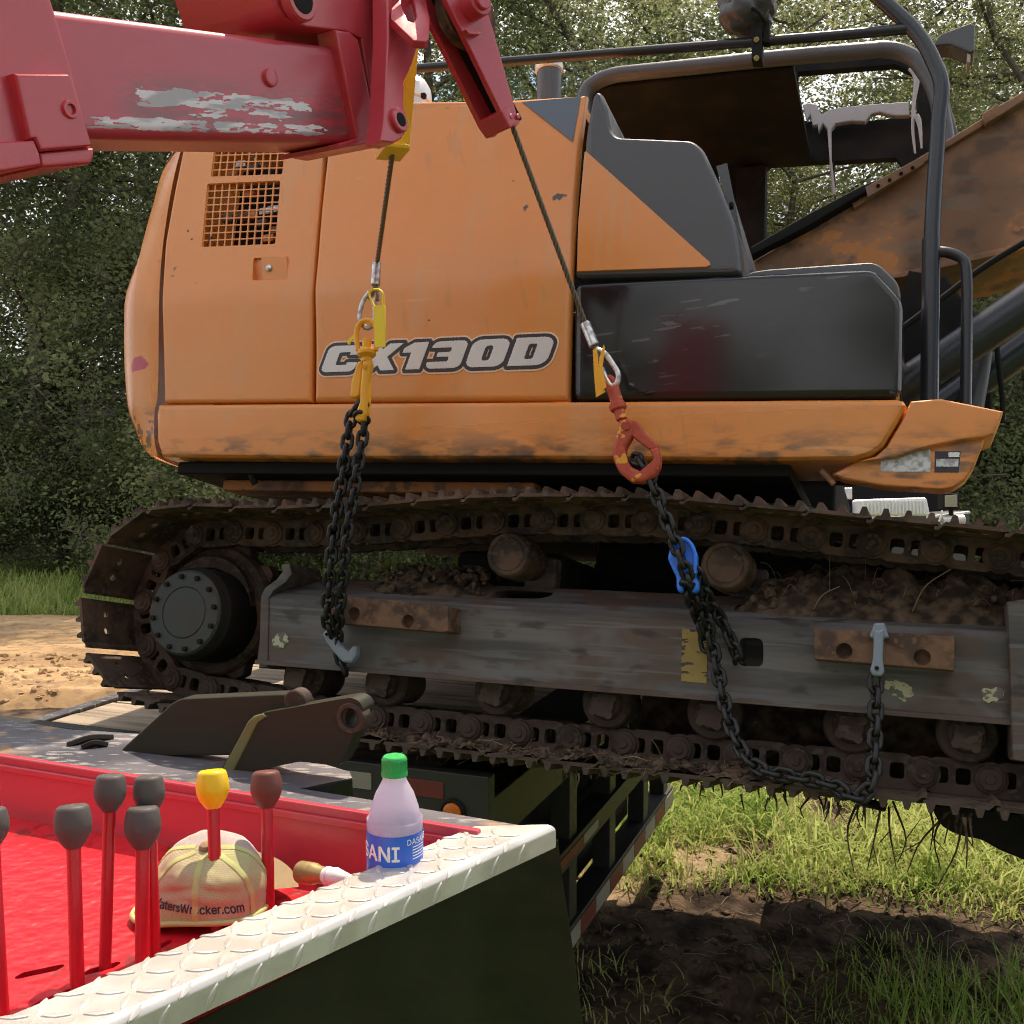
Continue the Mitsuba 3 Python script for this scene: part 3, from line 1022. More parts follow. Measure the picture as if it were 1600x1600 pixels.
gr1 = [(329, 276), (441, 272), (447, 205), (338, 208)]
gr2 = [(315, 386), (430, 381), (438, 282), (324, 287)]
lat = [(394, 438), (449, 437), (450, 402), (396, 403)]
latin = [(409, 437.2), (449, 437), (450, 402), (411, 402.5)]
door = cut(door, epoly(gr1, -0.1, 0.1), epoly(gr2, -0.1, 0.1), epoly(lat, -0.1, 0.1))
kd = Eobj('engine_door', door, 'm_orange', 25)
for px, nx, nz in ((gr1, 10, 6), (gr2, 10, 9)):
    p = np.array([skin_pt(*q) for q in px])
    cs_ = p.mean(0)
    holes = []
    for ix in range(nx):
        for iz in range(nz):
            s0, s1, t0, t1 = (ix + 0.06) / nx, (ix + 0.94) / nx, (iz + 0.06) / nz, (iz + 0.94) / nz
            bl = lambda s, t: (p[0] * (1 - s) + p[1] * s) * (1 - t) + (p[3] * (1 - s) + p[2] * s) * t
            holes.append(Polygon([bl(s0, t0), bl(s1, t0), bl(s1, t1), bl(s0, t1)]).buffer(-0.0035).buffer(0.003, 3))
    gm = hprism(Polygon(p).buffer(0.004).difference(union_all(holes)), 0.006)
    v = gm.vertices.copy()
    v[:, 2] = v[:, 2] - prof(v[:, 1]) - 0.012
    k = Eobj('engine_door__grille', tm(v, gm.faces), 'm_orange', False)
p = np.array([skin_pt(*q) for q in latin])
m = bprism(p, 0.02, 0.003)
m.apply_translation([0, 0, -BS - 0.034])
Eobj('engine_door__latch_plate', m, 'm_orange')
p = np.array([skin_pt(*q) for q in lat])
m = bprism(p + (p - p.mean(0)) * 0.04, 0.006)
m.apply_translation([0, 0, -BS - 0.045])
Eobj('engine_door__latch_pocket', m, 'm_orange')
a, c = skin_pt(422, 420)
Eobj('engine_door__latch_lock', xf(lathe([(0.0001, 0.013), (0.006, 0.013), (0.0115, 0.011), (0.0125, 0.006), (0.0125, 0), (0.0001, 0)], 20), trimesh.transformations.translation_matrix([a, c, -BS - 0.018])), 'm_zinc')
labels[f'{X}__engine_door__latch_lock'] = {'label': 'round silver key lock'}

# --- the large hood panel
hood_l = [(490, 627), (491, 540), (494, 400), (500, 325), (511, 225), (520, 172)]
hood_r = [(888, 625), (890, 540), (893, 430), (899, 320), (906, 225), (916, 147)]
kh = Eobj('hood_panel', panel(hood_l, hood_r, r=0.02, nt=30, ns=30), 'm_orange', 25)


def sheet_on_skin(px, off=0.0025, thick=0.002):
    p = np.array([skin_pt(*q) for q in px])
    m = bprism(p, thick)
    v = m.vertices.copy()
    v[:, 2] += -prof(v[:, 1]) + off - 0.0005
    return tm(v, m.faces)


Eobj('hood_panel__corner_decal', sheet_on_skin([(816, 160), (908, 152), (895, 222)]), 'm_decalgrey', False)
labels[f'{X}__hood_panel__corner_decal'] = {'label': 'grey triangular corner patch'}

# lettering C X 1 3 0 D, slanted heavy capitals: dark rim, pale outline, silver face


def glyph(ch):
    rb = lambda x0, y0, x1, y1, r: sbox(x0 + r, y0 + r, x1 - r, y1 - r).buffer(r, 6)
    if ch == 'C':
        return rb(0, 0, 1.05, 1, 0.2).difference(rb(0.40, 0.27, 2, 0.73, 0.06)).union(sbox(0.72, 0.62, 1.05, 0.80)).union(sbox(0.72, 0.2, 1.05, 0.36))
    if ch == 'X':
        a = Polygon([(0, 0), (0.42, 0), (1.12, 1), (0.70, 1)])
        b = Polygon([(0.70, 0), (1.12, 0), (0.42, 1), (0, 1)])
        return union_all([a, b])
    if ch == '1':
        return union_all([sbox(0.16, 0, 0.58, 1), Polygon([(0.16, 1), (0.16, 0.62), (-0.10, 0.62), (-0.10, 0.80)])])
    if ch == '3':
        return rb(0, 0, 1.0, 1, 0.2).difference(rb(-1, 0.26, 0.58, 0.42, 0.05)).difference(rb(-1, 0.60, 0.58, 0.75, 0.05)).difference(sbox(-1, 0.36, 0.22, 0.64))
    if ch == '0':
        return rb(0, 0, 1.05, 1, 0.26).difference(rb(0.41, 0.24, 0.62, 0.76, 0.09))
    return rb(0, 0, 1.05, 1, 0.3).union(sbox(0, 0, 0.5, 1)).difference(rb(0.40, 0.24, 0.62, 0.76, 0.06))


a0, c0 = skin_pt(501, 583)
a1, c1 = skin_pt(866, 526)
hl = c1 - c0
words = [('C', 0), ('X', 1.13), ('1', 2.40), ('3', 3.12), ('0', 4.24), ('D', 5.42)]
tot = 6.62
sx = (a1 - a0) / tot
put = lambda s, x: affinity.affine_transform(affinity.affine_transform(affinity.translate(s, x, 0), [1, 0.22, 0, 1, 0, 0]), [sx, 0, 0, hl, a0, c0])
faces_ = [(ch, put(glyph(ch), x)) for ch, x in words]
allg = union_all([s for _, s in faces_])
mid = allg.buffer(0.011, join_style=1)
out = mid.buffer(0.0055, join_style=1)
for nm, s, z0, mt in (('lettering_outline', out.difference(mid.buffer(-0.001)), 0.0015, 'm_letterline'), ('lettering_rim', mid.difference(allg.buffer(-0.001)), 0.003, 'm_letteredge')):
    m = hprism(s, 0.002)
    m.apply_translation([0, 0, -BS + z0 - 0.001])
    Eobj(f'hood_panel__{nm}', m, mt, False)
for ch, s in faces_:
    m = hprism(s.buffer(-0.0008), 0.002)
    m.apply_translation([0, 0, -BS + 0.0035])
    k = Eobj('hood_panel__letter', m, 'm_letter', False)
    labels[k] = {'label': f'slanted silver capital {ch}' if ch.isalpha() else f'slanted silver figure {ch}'}

# --- the machine's dark insides behind the panels, its top
Eobj('chassis', cat(xf(rbox(1.36, 1.10, 0.5, 0.02), trimesh.transformations.translation_matrix([-0.60, 1.49, -BS - 0.45])), xf(rbox(1.0, 0.5, 0.4, 0.02), trimesh.transformations.translation_matrix([0.60, 1.12, -BS - 0.34]))), 'm_dark')
# hood top: from the panel's upper edge across the machine
L = skin_pt(330, 166)
R_ = skin_pt(914, 150)
bt = float(prof(2.1))
top = bprism([(L[0], -bt - 0.012), (R_[0] - 0.006, -bt - 0.012), (R_[0] - 0.006, -1.6), (L[0], -1.6)], 0.05, 0.015)
v = top.vertices
slope = (R_[1] - L[1]) / (R_[0] - L[0])
Eobj('hood_top', tm(np.c_[v[:, 0], L[1] + slope * (v[:, 0] - L[0]) - 0.056 + v[:, 2], v[:, 1]], top.faces[:, ::-1]), 'm_orange')
# things dimly seen through the grille
for q in range(14):
    a, c = skin_pt(rng.uniform(330, 425), rng.uniform(235, 375))
    Eobj('engine_part', xf(rbox(0.05, 0.03, 0.03, 0.006), trimesh.transformations.translation_matrix([a, c, -float(prof(c)) - 0.07])), ['m_rust', 'm_greyplastic', 'm_orange', 'm_zinc'][q % 4])

# --- skirt along the bottom, and the nose at the front
k = obj(f'{X}__skirt', eprism([(250, 713), (243, 690), (242, 650), (245, 631), (600, 628), (890, 626), (1400, 622), (1412, 625), (1416, 632), (1401, 660), (1379, 696), (1359, 710), (1335, 717), (1200, 719), (870, 716), (500, 716)], BS - 0.012, 0.30, 0.022), 'm_orange')
obj(f'{X}__nose', eprism([(1340, 721), (1368, 712), (1385, 697), (1407, 660), (1423, 626), (1469, 622), (1519, 632), (1568, 642), (1553, 678), (1539, 683), (1501, 688), (1447, 699), (1399, 715)], BS + 0.006, 0.16, 0.010), 'm_orange')
obj(f'{X}__nose__chin_plate', eprism([(1300, 740), (1345, 716), (1399, 707), (1447, 690), (1541, 680), (1521, 731), (1508, 750), (1490, 762), (1470, 766), (1381, 760), (1316, 748)], BS + 0.03, 0.06, 0.012), 'm_orange')
obj(f'{X}__nose__dirty_sticker', eprism([(1376, 737), (1376, 721), (1447, 703), (1454, 702), (1454, 737)], BS + 0.028, 0.004, 0.0005), 'm_dirtywhite')
labels[f'{X}__nose__dirty_sticker'] = {'label': 'worn white sticker'}
obj(f'{X}__nose__data_plate', eprism([(1460, 738), (1461, 705), (1501, 705), (1498, 738)], BS + 0.028, 0.004, 0.0005), 'm_letteredge')
labels[f'{X}__nose__data_plate'] = {'label': 'black and white maker plate'}
obj(f'{X}__nose__plate_field', eprism([(1482, 714), (1482, 706.5), (1499.5, 706.5), (1499, 714)], BS + 0.0265, 0.003, 0.0), 'm_white')
obj(f'{X}__nose__plate_field', eprism([(1462.5, 729), (1463, 717), (1498, 717), (1497, 729)], BS + 0.0265, 0.003, 0.0), 'm_dirtywhite')
obj(f'{X}__nose__tow_eye', tube(fillet([E(*eon(1283, 735, BS + 0.05), BS + 0.05), E(*eon(1290, 742, BS + 0.05), BS + 0.05), E(*eon(1303, 757, BS + 0.05), BS + 0.05)], 0.02), 0.008, 8), 'm_rust')

# --- black tool box and grey cowl with its orange triangle
box_px = [(895, 624), (897, 441), (1145, 429), (1200, 426), (1358, 419), (1370, 423), (1407, 463), (1411, 478), (1408, 621)]
obj(f'{X}__tool_box', eprism(box_px, BS - 0.004, 0.55, 0.022, 0.03), 'm_blackpanel')
labels[f'{X}__tool_box'] = {'label': 'glossy black box panel reflecting the red truck'}
obj(f'{X}__tool_box_lid', eprism([(1150, 470), (1168, 424), (1200, 419), (1362, 408), (1376, 413), (1404, 440), (1409, 470)], BS + 0.10, 0.40, 0.014, 0.02), 'm_greyplastic')
cowl = [(897, 433), (903, 350), (915, 205), (925, 150), (931, 140), (939, 143), (947, 160), (955, 202), (964, 212), (1082, 217), (1098, 230), (1122, 282), (1147, 345), (1155, 390), (1158, 424), (1145, 428)]
obj(f'{X}__cowl', eprism(cowl, BS + 0.01, 0.42, 0.022, 0.02, 3), 'm_greyplastic')
labels[f'{X}__cowl'] = {'label': 'dark grey moulded cowl beside the burnt cab'}
obj(f'{X}__cowl__cheek', eprism([(1126, 250), (1172, 400), (1177, 426), (1140, 428)], BS + 0.28, 0.25, 0.02, 0.02), 'm_greyplastic')
obj(f'{X}__cowl__orange_triangle', eprism([(901, 424), (903, 350), (913, 237), (916, 236), (1109, 409), (1110, 414), (1104, 417)], BS + 0.004, 0.01, 0.003), 'm_orange')
labels[f'{X}__cowl__orange_triangle'] = {'label': 'scratched orange triangular panel'}
obj(f'{X}__cowl__knob', rod(E(*eon(1140, 322, BS + 0.1), BS + 0.1), E(*eon(1146, 321, BS + 0.1), BS + 0.1), 0.012), 'm_dark')

# --- under the house
obj(f'{X}__belly_plate', ebox(-1.28, 0.86, 0.80, 0.845, -0.20, 2.0, 0.01), 'm_dark')
obj(f'{X}__belly_plate__belly_rail', ebox(-1.15, 0.05, 0.760, 0.80, -0.1, 0.02, 0.008), 'm_rust')
obj(f'{X}__swing_bearing', xf(lathe([(0.0001, 0.70), (0.52, 0.70), (0.54, 0.72), (0.54, 0.80), (0.0001, 0.80)], 48), np.array(basis(EO + 0.55 * EX + 0.72 * EY, EX, EY, EZ))), 'm_frame')
obj(f'{X}__bracket', tube(fillet([E(-0.98, 0.84, -0.18), E(-0.97, 0.79, -0.18), E(-0.96, 0.77, -0.17)], 0.02), 0.012, 8), 'm_dark')

# --- exhaust, air cleaner, mirror on the hood
a, c = skin_pt(858, 152)
eb = 0.25
q0, q1 = E(*eon(858, 165, eb), eb), E(*eon(858, 112, eb), eb)
obj(f'{X}__exhaust_pipe', rod(q0, q1, 0.047, 32, 0.02), 'm_greyplastic')
obj(f'{X}__exhaust_pipe__collar', rod(E(*eon(858, 114, eb), eb), E(*eon(858, 101, eb), eb), 0.054, 32, 0.1), 'm_silver')
qa = E(*eon(640, 168, 0.3), 0.3)
obj(f'{X}__air_cleaner', xf(lathe([(0.0001, 0.135), (0.03, 0.130), (0.06, 0.11), (0.082, 0.075), (0.090, 0.03), (0.092, 0.015), (0.085, 0.012), (0.085, -0.05), (0.0001, -0.05)], 36), axm(qa, EZ, EX)), 'm_silver')
labels[f'{X}__air_cleaner'] = {'label': 'silver domed air cleaner cap'}
obj(f'{X}__air_cleaner__clip', xf(rbox(0.02, 0.02, 0.02), axm(E(*eon(662, 150, 0.2), 0.2), EZ, EX)), 'm_dark')
obj(f'{X}__mirror', eprism([(724, 156), (722, 80), (780, 78), (782, 154)], 0.9, 0.05, 0.012, 0.02), 'm_dark')
obj(f'{X}__mirror__stalk', tube([E(*eon(757, 0, 0.9), 0.9), E(*eon(764, 60, 0.9), 0.9), E(*eon(772, 110, 0.9), 0.9)], 0.018, 10), 'm_dark')

# --- guard bars
gb = 0.02
pt = lambda u, v, b=gb: E(*eon(u, v, b), b)
obj(f'{X}__guard_post', tube(fillet([pt(1452, 640), pt(1455, 380), pt(1467, 180), pt(1474, 130), pt(1440, 55), pt(1350, -25), pt(1250, -100)], 0.12, 8), 0.0235, 20), 'm_blackpaint')
obj(f'{X}__guard_post__sleeve', tube([pt(1452, 640), pt(1455, 374)], 0.0265, 20), 'm_blackpaint')
obj(f'{X}__guard_bar', tube([pt(1418, 45), pt(1300, 56), pt(1100, 72), pt(780, 97), pt(560, 114)], 0.0165, 16), 'm_blackpaint')
obj(f'{X}__grab_rail', tube(fillet([pt(1462, 393, 0.02), pt(1482, 394, 0.02), pt(1508, 405, 0.02), pt(1511, 440, 0.02), pt(1509, 640, 0.02)], 0.07, 8), 0.0165, 16), 'm_blackpaint')
obj(f'{X}__guard_bar__clamp', eprism([(1174, 92), (1174, 45), (1178, 36), (1188, 36), (1190, 45), (1190, 92)], gb - 0.035, 0.05, 0.004), 'm_dark')
for v_ in (62, 91):
    obj(f'{X}__guard_bar__bolt', rod(pt(1182, v_, gb - 0.045), pt(1182, v_, gb - 0.03), 0.009, 12), 'm_brass')
# the melted work lamp on the bar, and a lamp by the roof
lm = trimesh.creation.icosphere(3)
lv = lm.vertices * (0.62 + 0.75 * meshkit.fbm(lm.vertices * 1.9, 3, 4))[:, None] * np.array([0.095, 0.10, 0.085])
obj(f'{X}__melted_lamp', xf(tm(lv, lm.faces), basis(pt(1168, 12, gb), EX, EY, EZ)), 'm_greyplastic')
labels[f'{X}__melted_lamp'] = {'label': 'heat crumpled work lamp on the guard bar'}
obj(f'{X}__melted_lamp__bracket', cat(tube(fillet([pt(1162, 10, gb - 0.07), pt(1180, 14, gb - 0.07), pt(1196, 34, gb - 0.03)], 0.03), 0.006, 8), eprism([(1192, 66), (1191, 32), (1202, 30), (1202, 66)], gb - 0.02, 0.03, 0.003)), 'm_dark')
obj(f'{X}__roof_lamp', xf(bprism(rounded([(0, 0), (0.10, 0.028), (0.115, 0.02), (0.115, -0.085), (0.10, -0.09), (0.03, -0.045), (-0.03, -0.045)], 0.012, 3), 0.09, 0.008, True), basis(E(*eon(1468, 75, 0.6), 0.6), EX, EZ, -EY)), 'm_greyplastic')
obj(f'{X}__roof_lamp__lens', eprism([(1511, 98), (1511, 56), (1517, 58), (1516, 97)], 0.52, 0.08, 0.002), 'm_lens')

# --- burnt cab: near frame tubes, roof, far wall with window openings
cb = 1.15
ct = lambda u, v, b=cb: E(*eon(u, v, b), b)
obj(f'{X}__cab', tube(fillet([ct(915, 190), ct(912, 140), ct(950, 118), ct(1200, 92), ct(1390, 76), ct(1428, 88), ct(1462, 135), ct(1478, 215), ct(1490, 330)], 0.16, 8), 0.036, 16), 'm_greyplastic')
labels[f'{X}__cab'] = {'label': 'burnt out cab with melted window trim'}
fb = 2.05
fpoly = lambda px: Polygon(epts(px, fb))
wall = fpoly([(906, 140), (940, 112), (1200, 88), (1400, 74), (1440, 90), (1478, 160), (1500, 260), (1512, 430), (1150, 440), (905, 300)])
win = [[(1250, 170), (1246, 112), (1400, 100), (1425, 112), (1434, 165), (1431, 182), (1340, 190), (1290, 196), (1256, 188)],
       [(1197, 380), (1197, 262), (1203, 256), (1296, 250), (1304, 300), (1306, 380)], [(1303, 260), (1304, 251), (1400, 246), (1410, 256), (1412, 330), (1310, 380)], [(1122, 330), (1121, 266), (1136, 264), (1140, 270), (1140, 330)]]
for w in win:
    wall = wall.difference(fpoly(w).buffer(-0.008).buffer(0.008))
m = hprism(wall, 0.05)
m.apply_translation([0, 0, -fb - 0.05])
Eobj('cab__wall', m, 'm_burnt', 30)
obj(f'{X}__cab__roof', eprism([(925, 128), (1200, 100), (1240, 96), (1240, 108), (1200, 112), (925, 140)], cb + 0.03, 0.88, 0.01), 'm_burnt')
obj(f'{X}__cab__roof_rib', eprism([(1215, 110), (1240, 108), (1252, 180), (1240, 196), (1228, 150)], fb - 0.06, 0.05, 0.006), 'm_burnt')
obj(f'{X}__cab__window_post', eprism([(1150, 262), (1196, 256), (1194, 400), (1152, 400)], fb - 0.05, 0.045, 0.01), 'm_burnt')
for px in ([(1086, 207), (1086, 203), (1160, 197), (1222, 193), (1222, 197), (1160, 201)], [(1132, 143), (1152, 122), (1160, 118), (1160, 123), (1138, 146)]):
    obj(f'{X}__cab__loose_trim', eprism(px, fb - 0.08, 0.01, 0.002), 'm_plastic')
# melted plastic: a sagging strip and drips below it
melt = [(1254, 163), (1262, 160), (1276, 162), (1278, 170), (1284, 178), (1296, 170), (1320, 166), (1360, 162), (1420, 158), (1421, 180), (1400, 181), (1388, 179), (1374, 175), (1362, 178), (1352, 190), (1330, 189), (1306, 193), (1299, 202), (1297, 216), (1295, 216), (1292, 200), (1286, 193), (1279, 205), (1277, 195), (1270, 196), (1266, 180), (1260, 188), (1257, 176)]
obj(f'{X}__cab__melted_trim', eprism(melt, fb - 0.10, 0.03, 0.010), 'm_plastic')
labels[f'{X}__cab__melted_trim'] = {'label': 'pale melted plastic hanging in strings'}
obj(f'{X}__cab__melted_trim__string', tube([ct(1296, 205, fb - 0.09), ct(1298, 250, fb - 0.09), ct(1303, 305, fb - 0.09)], [0.010, 0.006, 0.010], 8), 'm_plastic')
obj(f'{X}__cab__melted_trim__string', tube(spline([ct(1420, 108, fb - 0.1), ct(1432, 122, fb - 0.1), ct(1428, 160, fb - 0.1), ct(1426, 200, fb - 0.1), ct(1430, 240, fb - 0.1)], 14), [0.006, .012, .016, .014, .012, .010, .009, .009, .008, .008, .007, .007, .006, .005], 8), 'm_plastic')
obj(f'{X}__cab__melted_trim__string', tube(spline([ct(1432, 180, fb - 0.12), ct(1437, 195, fb - 0.12), ct(1440, 232, fb - 0.12)], 8), [0.012, .014, .012, .010, .009, .007, .006, .005], 8), 'm_plastic')
obj(f'{X}__cab__pillar', eprism([(1462, 130), (1482, 150), (1505, 235), (1480, 330), (1440, 330), (1462, 250)], cb + 0.05, 0.6, 0.015), 'm_greyplastic')
obj(f'{X}__cab__floor_block', ebox(0.15, 0.90, 0.90, 1.12, 1.0, 2.0, 0.02), 'm_dark')

# --- boom, cylinders, hoses at the front
bb = 0.74
obj(f'{X}__boom', eprism([(1176, 408), (1290, 342), (1400, 276), (1500, 215), (1700, 95), (1900, -20), (1900, 300), (1610, 385), (1560, 396), (1410, 432), (1300, 460), (1180, 460)], bb, 0.36, 0.008), 'm_rust')
labels[f'{X}__boom'] = {'label': 'scorched rust brown boom rising to the right'}
obj(f'{X}__boom__flange', eprism([(1330, 316), (1400, 268), (1500, 206), (1700, 84), (1900, -32), (1900, -18), (1700, 97), (1500, 218), (1402, 280), (1334, 326)], bb - 0.02, 0.40, 0.005), 'm_rust')
obj(f'{X}__boom__flange', eprism([(1190, 456), (1410, 424), (1560, 388), (1610, 377), (1900, 292), (1900, 302), (1610, 387), (1410, 433), (1190, 466)], bb - 0.02, 0.40, 0.005), 'm_rust')
obj(f'{X}__boom__wear_block', eprism([(1534, 186), (1536, 176), (1550, 168), (1556, 160), (1562, 164), (1600, 142), (1640, 118), (1640, 132), (1540, 194)], bb - 0.04, 0.2, 0.006), 'm_rust')
obj(f'{X}__boom__hose_bracket', eprism([(1172, 386), (1260, 335), (1345, 290), (1380, 276), (1384, 284), (1345, 304), (1265, 352), (1176, 398)], bb - 0.05, 0.05, 0.008), 'm_dark')
obj(f'{X}__boom__hose_bracket__strap', eprism([(1352, 292), (1440, 244), (1444, 256), (1356, 308)], bb - 0.055, 0.02, 0.003), 'm_rust')
for u_, v_ in ((1372, 290), (1390, 281), (1408, 271), (1426, 262)):
    obj(f'{X}__boom__hose_bracket__rivet', rod(ct(u_, v_, bb - 0.062), ct(u_, v_, bb - 0.05), 0.007, 10), 'm_dark')
cyl = lambda p, q, r, b: rod(ct(*p, b), ct(*q, b), r, 28, 0.04)
obj(f'{X}__boom_cylinder', cyl((1290, 690), (1720, 395), 0.062, 0.30), 'm_blackpaint')
obj(f'{X}__boom_cylinder', cyl((1330, 740), (1740, 440), 0.058, 0.62), 'm_blackpaint')
obj(f'{X}__hose', tube(spline([ct(1400, 520, 0.45), ct(1480, 460, 0.45), ct(1540, 415, 0.45), ct(1640, 355, 0.45)], 20), 0.012, 10), 'm_dark')
obj(f'{X}__hose', tube(spline([ct(1556, 520, 0.5), ct(1560, 570, 0.5), ct(1566, 620, 0.5), ct(1566, 660, 0.5)], 16), 0.009, 8), 'm_dark')
obj(f'{X}__boom_foot', eprism([(1400, 700), (1405, 470), (1420, 420), (1480, 430), (1530, 500), (1548, 540), (1552, 640), (1540, 690)], 0.62, 0.4, 0.02), 'm_burnt')
obj(f'{X}__step_tube', tube([ct(1540, 520, 0.45), ct(1532, 580, 0.45), ct(1522, 640, 0.45)], 0.03, 14), 'm_greyplastic')
# --- the near track: links, pins and triple grouser shoes round sprocket and idler
SC, SR = np.array([-1.165, 0.33]), 0.275
IC, IR = np.array([1.80, 0.285]), 0.28
topn = [(SC[0], SC[1] + SR + 0.004), (-0.95, 0.608), (-0.757, 0.613), (-0.58, 0.626), (-0.408, 0.640), (-0.25, 0.657), (-0.08, 0.671), (0.1, 0.678), (0.26, 0.680), (0.42, 0.680), (0.585, 0.674), (0.75, 0.660), (0.93, 0.645), (1.10, 0.630), (1.26, 0.617), (1.42, 0.602), (1.62, 0.583), (IC[0], IC[1] + IR)]
path = list(spline(np.array(topn), 80))
path += [IC + IR * np.array([math.sin(t), math.cos(t)]) for t in np.linspace(0.05, math.pi - 0.02, 30)]
path += [np.array(p) for p in ((1.5, 0.006), (0.5, 0.004), (-0.42, 0.008), (-0.70, 0.020), (-0.95, 0.042), (SC[0] + 0.02, SC[1] - SR + 0.001))]
path += [SC + SR * np.array([-math.sin(t), -math.cos(t)]) for t in np.linspace(0.05, math.pi - 0.05, 30)]
path = np.array(path)
loop = np.vstack([path, path[:1]])
s = np.r_[0, np.cumsum(np.linalg.norm(np.diff(loop, axis=0), axis=1))]
NL = int(round(s[-1] / 0.1655))
ib = int(np.argmin(np.abs(path - np.array([1.5, 0.006])).sum(1)))
PH = (s[ib] + 1.5 - 1.228) % (s[-1] / NL)
u_ = (PH + np.arange(NL) * s[-1] / NL) % s[-1]
nodes = np.stack([np.interp(u_, s, loop[:, k]) for k in (0, 1)], 1)
pit = s[-1] / NL
SW = 0.35
prf = [(-0.092, 0.038), (-0.082, 0.038), (-0.070, 0.050)]
prf += [(0.072, 0.050), (0.084, 0.052), (0.084, 0.060)]
for gx in (0.066, 0.010, -0.046):
    prf += [(gx + 0.012, 0.060), (gx + 0.006, 0.080), (gx - 0.005, 0.080), (gx - 0.011, 0.060)]
prf += [(-0.066, 0.060), (-0.080, 0.047), (-0.092, 0.047)]
shoe_m = bprism(np.array(prf), 2 * SW, 0.0)
shoe_m.apply_translation([0, 0, -SW])
shoe_m = cut(shoe_m, *[rod([x_, 0.04, z_], [x_, 0.1, z_], 0.013, 10, 0.02) for x_ in (-0.025, 0.035) for z_ in (0.235,)])
side = Polygon([(-0.082, -0.030), (-0.04, -0.046), (0.05, -0.046), (0.09, -0.03), (0.09, 0.036), (0.06, 0.049), (-0.07, 0.049), (-0.082, 0.040)]).buffer(-0.006).buffer(0.006, 3)
side = side.union(Point(-pit / 2, 0).buffer(0.045, 10))
side = side.difference(sbox(-0.026, -0.012, -0.008, 0.012).buffer(0.010, 4)).difference(sbox(0.030, -0.012, 0.046, 0.012).buffer(0.010, 4))
bar = hprism(side, 0.028)
link_m = cat(xf(bar, trimesh.transformations.translation_matrix([0, 0, 0.062])), xf(bar, trimesh.transformations.translation_matrix([0, 0, -0.090])),
             rod([-pit / 2, 0, -0.07], [-pit / 2, 0, 0.07], 0.028, 14, 0.02))
pin_m = xf(lathe([(0.0001, 0.026), (0.012, 0.026), (0.014, 0.022), (0.028, 0.022), (0.030, 0.018), (0.038, 0.014), (0.040, 0.0), (0.0001, 0.0)], 20), trimesh.transformations.translation_matrix([-pit / 2, 0, 0.085]))
shoe_p, link_p, pin_p = mikit.ply(shoe_m, 'm_track', 25), mikit.ply(link_m, 'm_track', 30), mikit.ply(pin_m, 'm_track', 30)
bolt_p = mikit.ply(cat(*[xf(bprism([(0.012 * math.cos(k), 0.012 * math.sin(k)) for k in np.arange(6) * math.pi / 3], 0.012), basis(np.array([x_, 0.046, z_]), [1, 0, 0], [0, 0, -1], [0, 1, 0])) for x_ in (-0.02, 0.045) for z_ in (0.112,)]), 'm_track', False)
for i in range(NL):
    p, q = nodes[i], nodes[(i + 1) % NL]
    t = (q - p) / np.linalg.norm(q - p)
    mid = (p + q) / 2
    x_, y_ = t[0] * EX + t[1] * EZ, -t[1] * EX + t[0] * EZ
    m = basis(EO + mid[0] * EX + mid[1] * EZ, x_, y_, -EY)
    mid_s = mid[1] > 0.5 and mid[0] > -0.95                      # on the slack upper run the shoes droop to the near side
    place(f'{X}__track_shoe', shoe_p, m @ (trimesh.transformations.rotation_matrix(math.radians(3.6 * min(1, (mid[0] + 0.95) / 0.6)), [1, 0, 0], [0, 0.04, 0]) if mid_s else np.eye(4)))
    k = place(f'{X}__track_link', link_p, m)
    scene[k + '__pin'] = {**pin_p, 'to_world': T(m)}

# --- final drive and sprocket
emat = lambda a, c, b: basis(E(a, c, b), EX, EZ, -EY)
spr = Polygon([(r_ * math.cos(k), r_ * math.sin(k)) for k, r_ in zip(np.arange(0, 2 * math.pi, math.pi / 22), [0.258, 0.258, 0.222, 0.222] * 11)]).buffer(0.004).difference(Point(0, 0).buffer(0.15))
obj(f'{X}__sprocket', xf(hprism(spr, 0.05), emat(SC[0], SC[1], 0.025)), 'm_track', 30)
obj(f'{X}__sprocket__ring', xf(lathe([(0.15, -0.02), (0.235, -0.02), (0.235, 0.03), (0.225, 0.045), (0.20, 0.05), (0.19, 0.06), (0.19, 0.09), (0.15, 0.09)], 48), emat(SC[0], SC[1], 0.0)), 'm_track', 30)
hc = eon(287, 957, -0.25)
kf = obj(f'{X}__final_drive', xf(lathe([(0.0001, 0.0), (0.085, 0.0), (0.088, -0.003), (0.090, 0.0), (0.138, 0.0), (0.146, -0.006), (0.148, -0.016), (0.148, -0.035), (0.12, -0.035)][::-1], 56), emat(hc[0], hc[1], -0.25)), 'm_hub', 30)
obj(f'{X}__final_drive__drum', xf(lathe([(0.12, -0.030), (0.150, -0.036), (0.160, -0.045), (0.163, -0.06), (0.163, -0.25), (0.10, -0.25)][::-1], 56), emat(hc[0], hc[1], -0.25)), 'm_burnt', 30)
labels[f'{X}__final_drive'] = {'label': 'round grey drive cover ringed with bolts'}
for k in range(12):
    t = k * math.pi / 6 + 0.2
    obj(f'{X}__final_drive__bolt', xf(bprism([(0.0095 * math.cos(j), 0.0095 * math.sin(j)) for j in np.arange(6) * math.pi / 3], 0.010, 0.002), emat(hc[0] + 0.125 * math.cos(t), hc[1] + 0.125 * math.sin(t), -0.25)), 'm_dark')
obj(f'{X}__motor_guard', ebox(-1.32, -0.9, 0.15, 0.50, 0.10, 0.75, 0.03), 'm_dark')

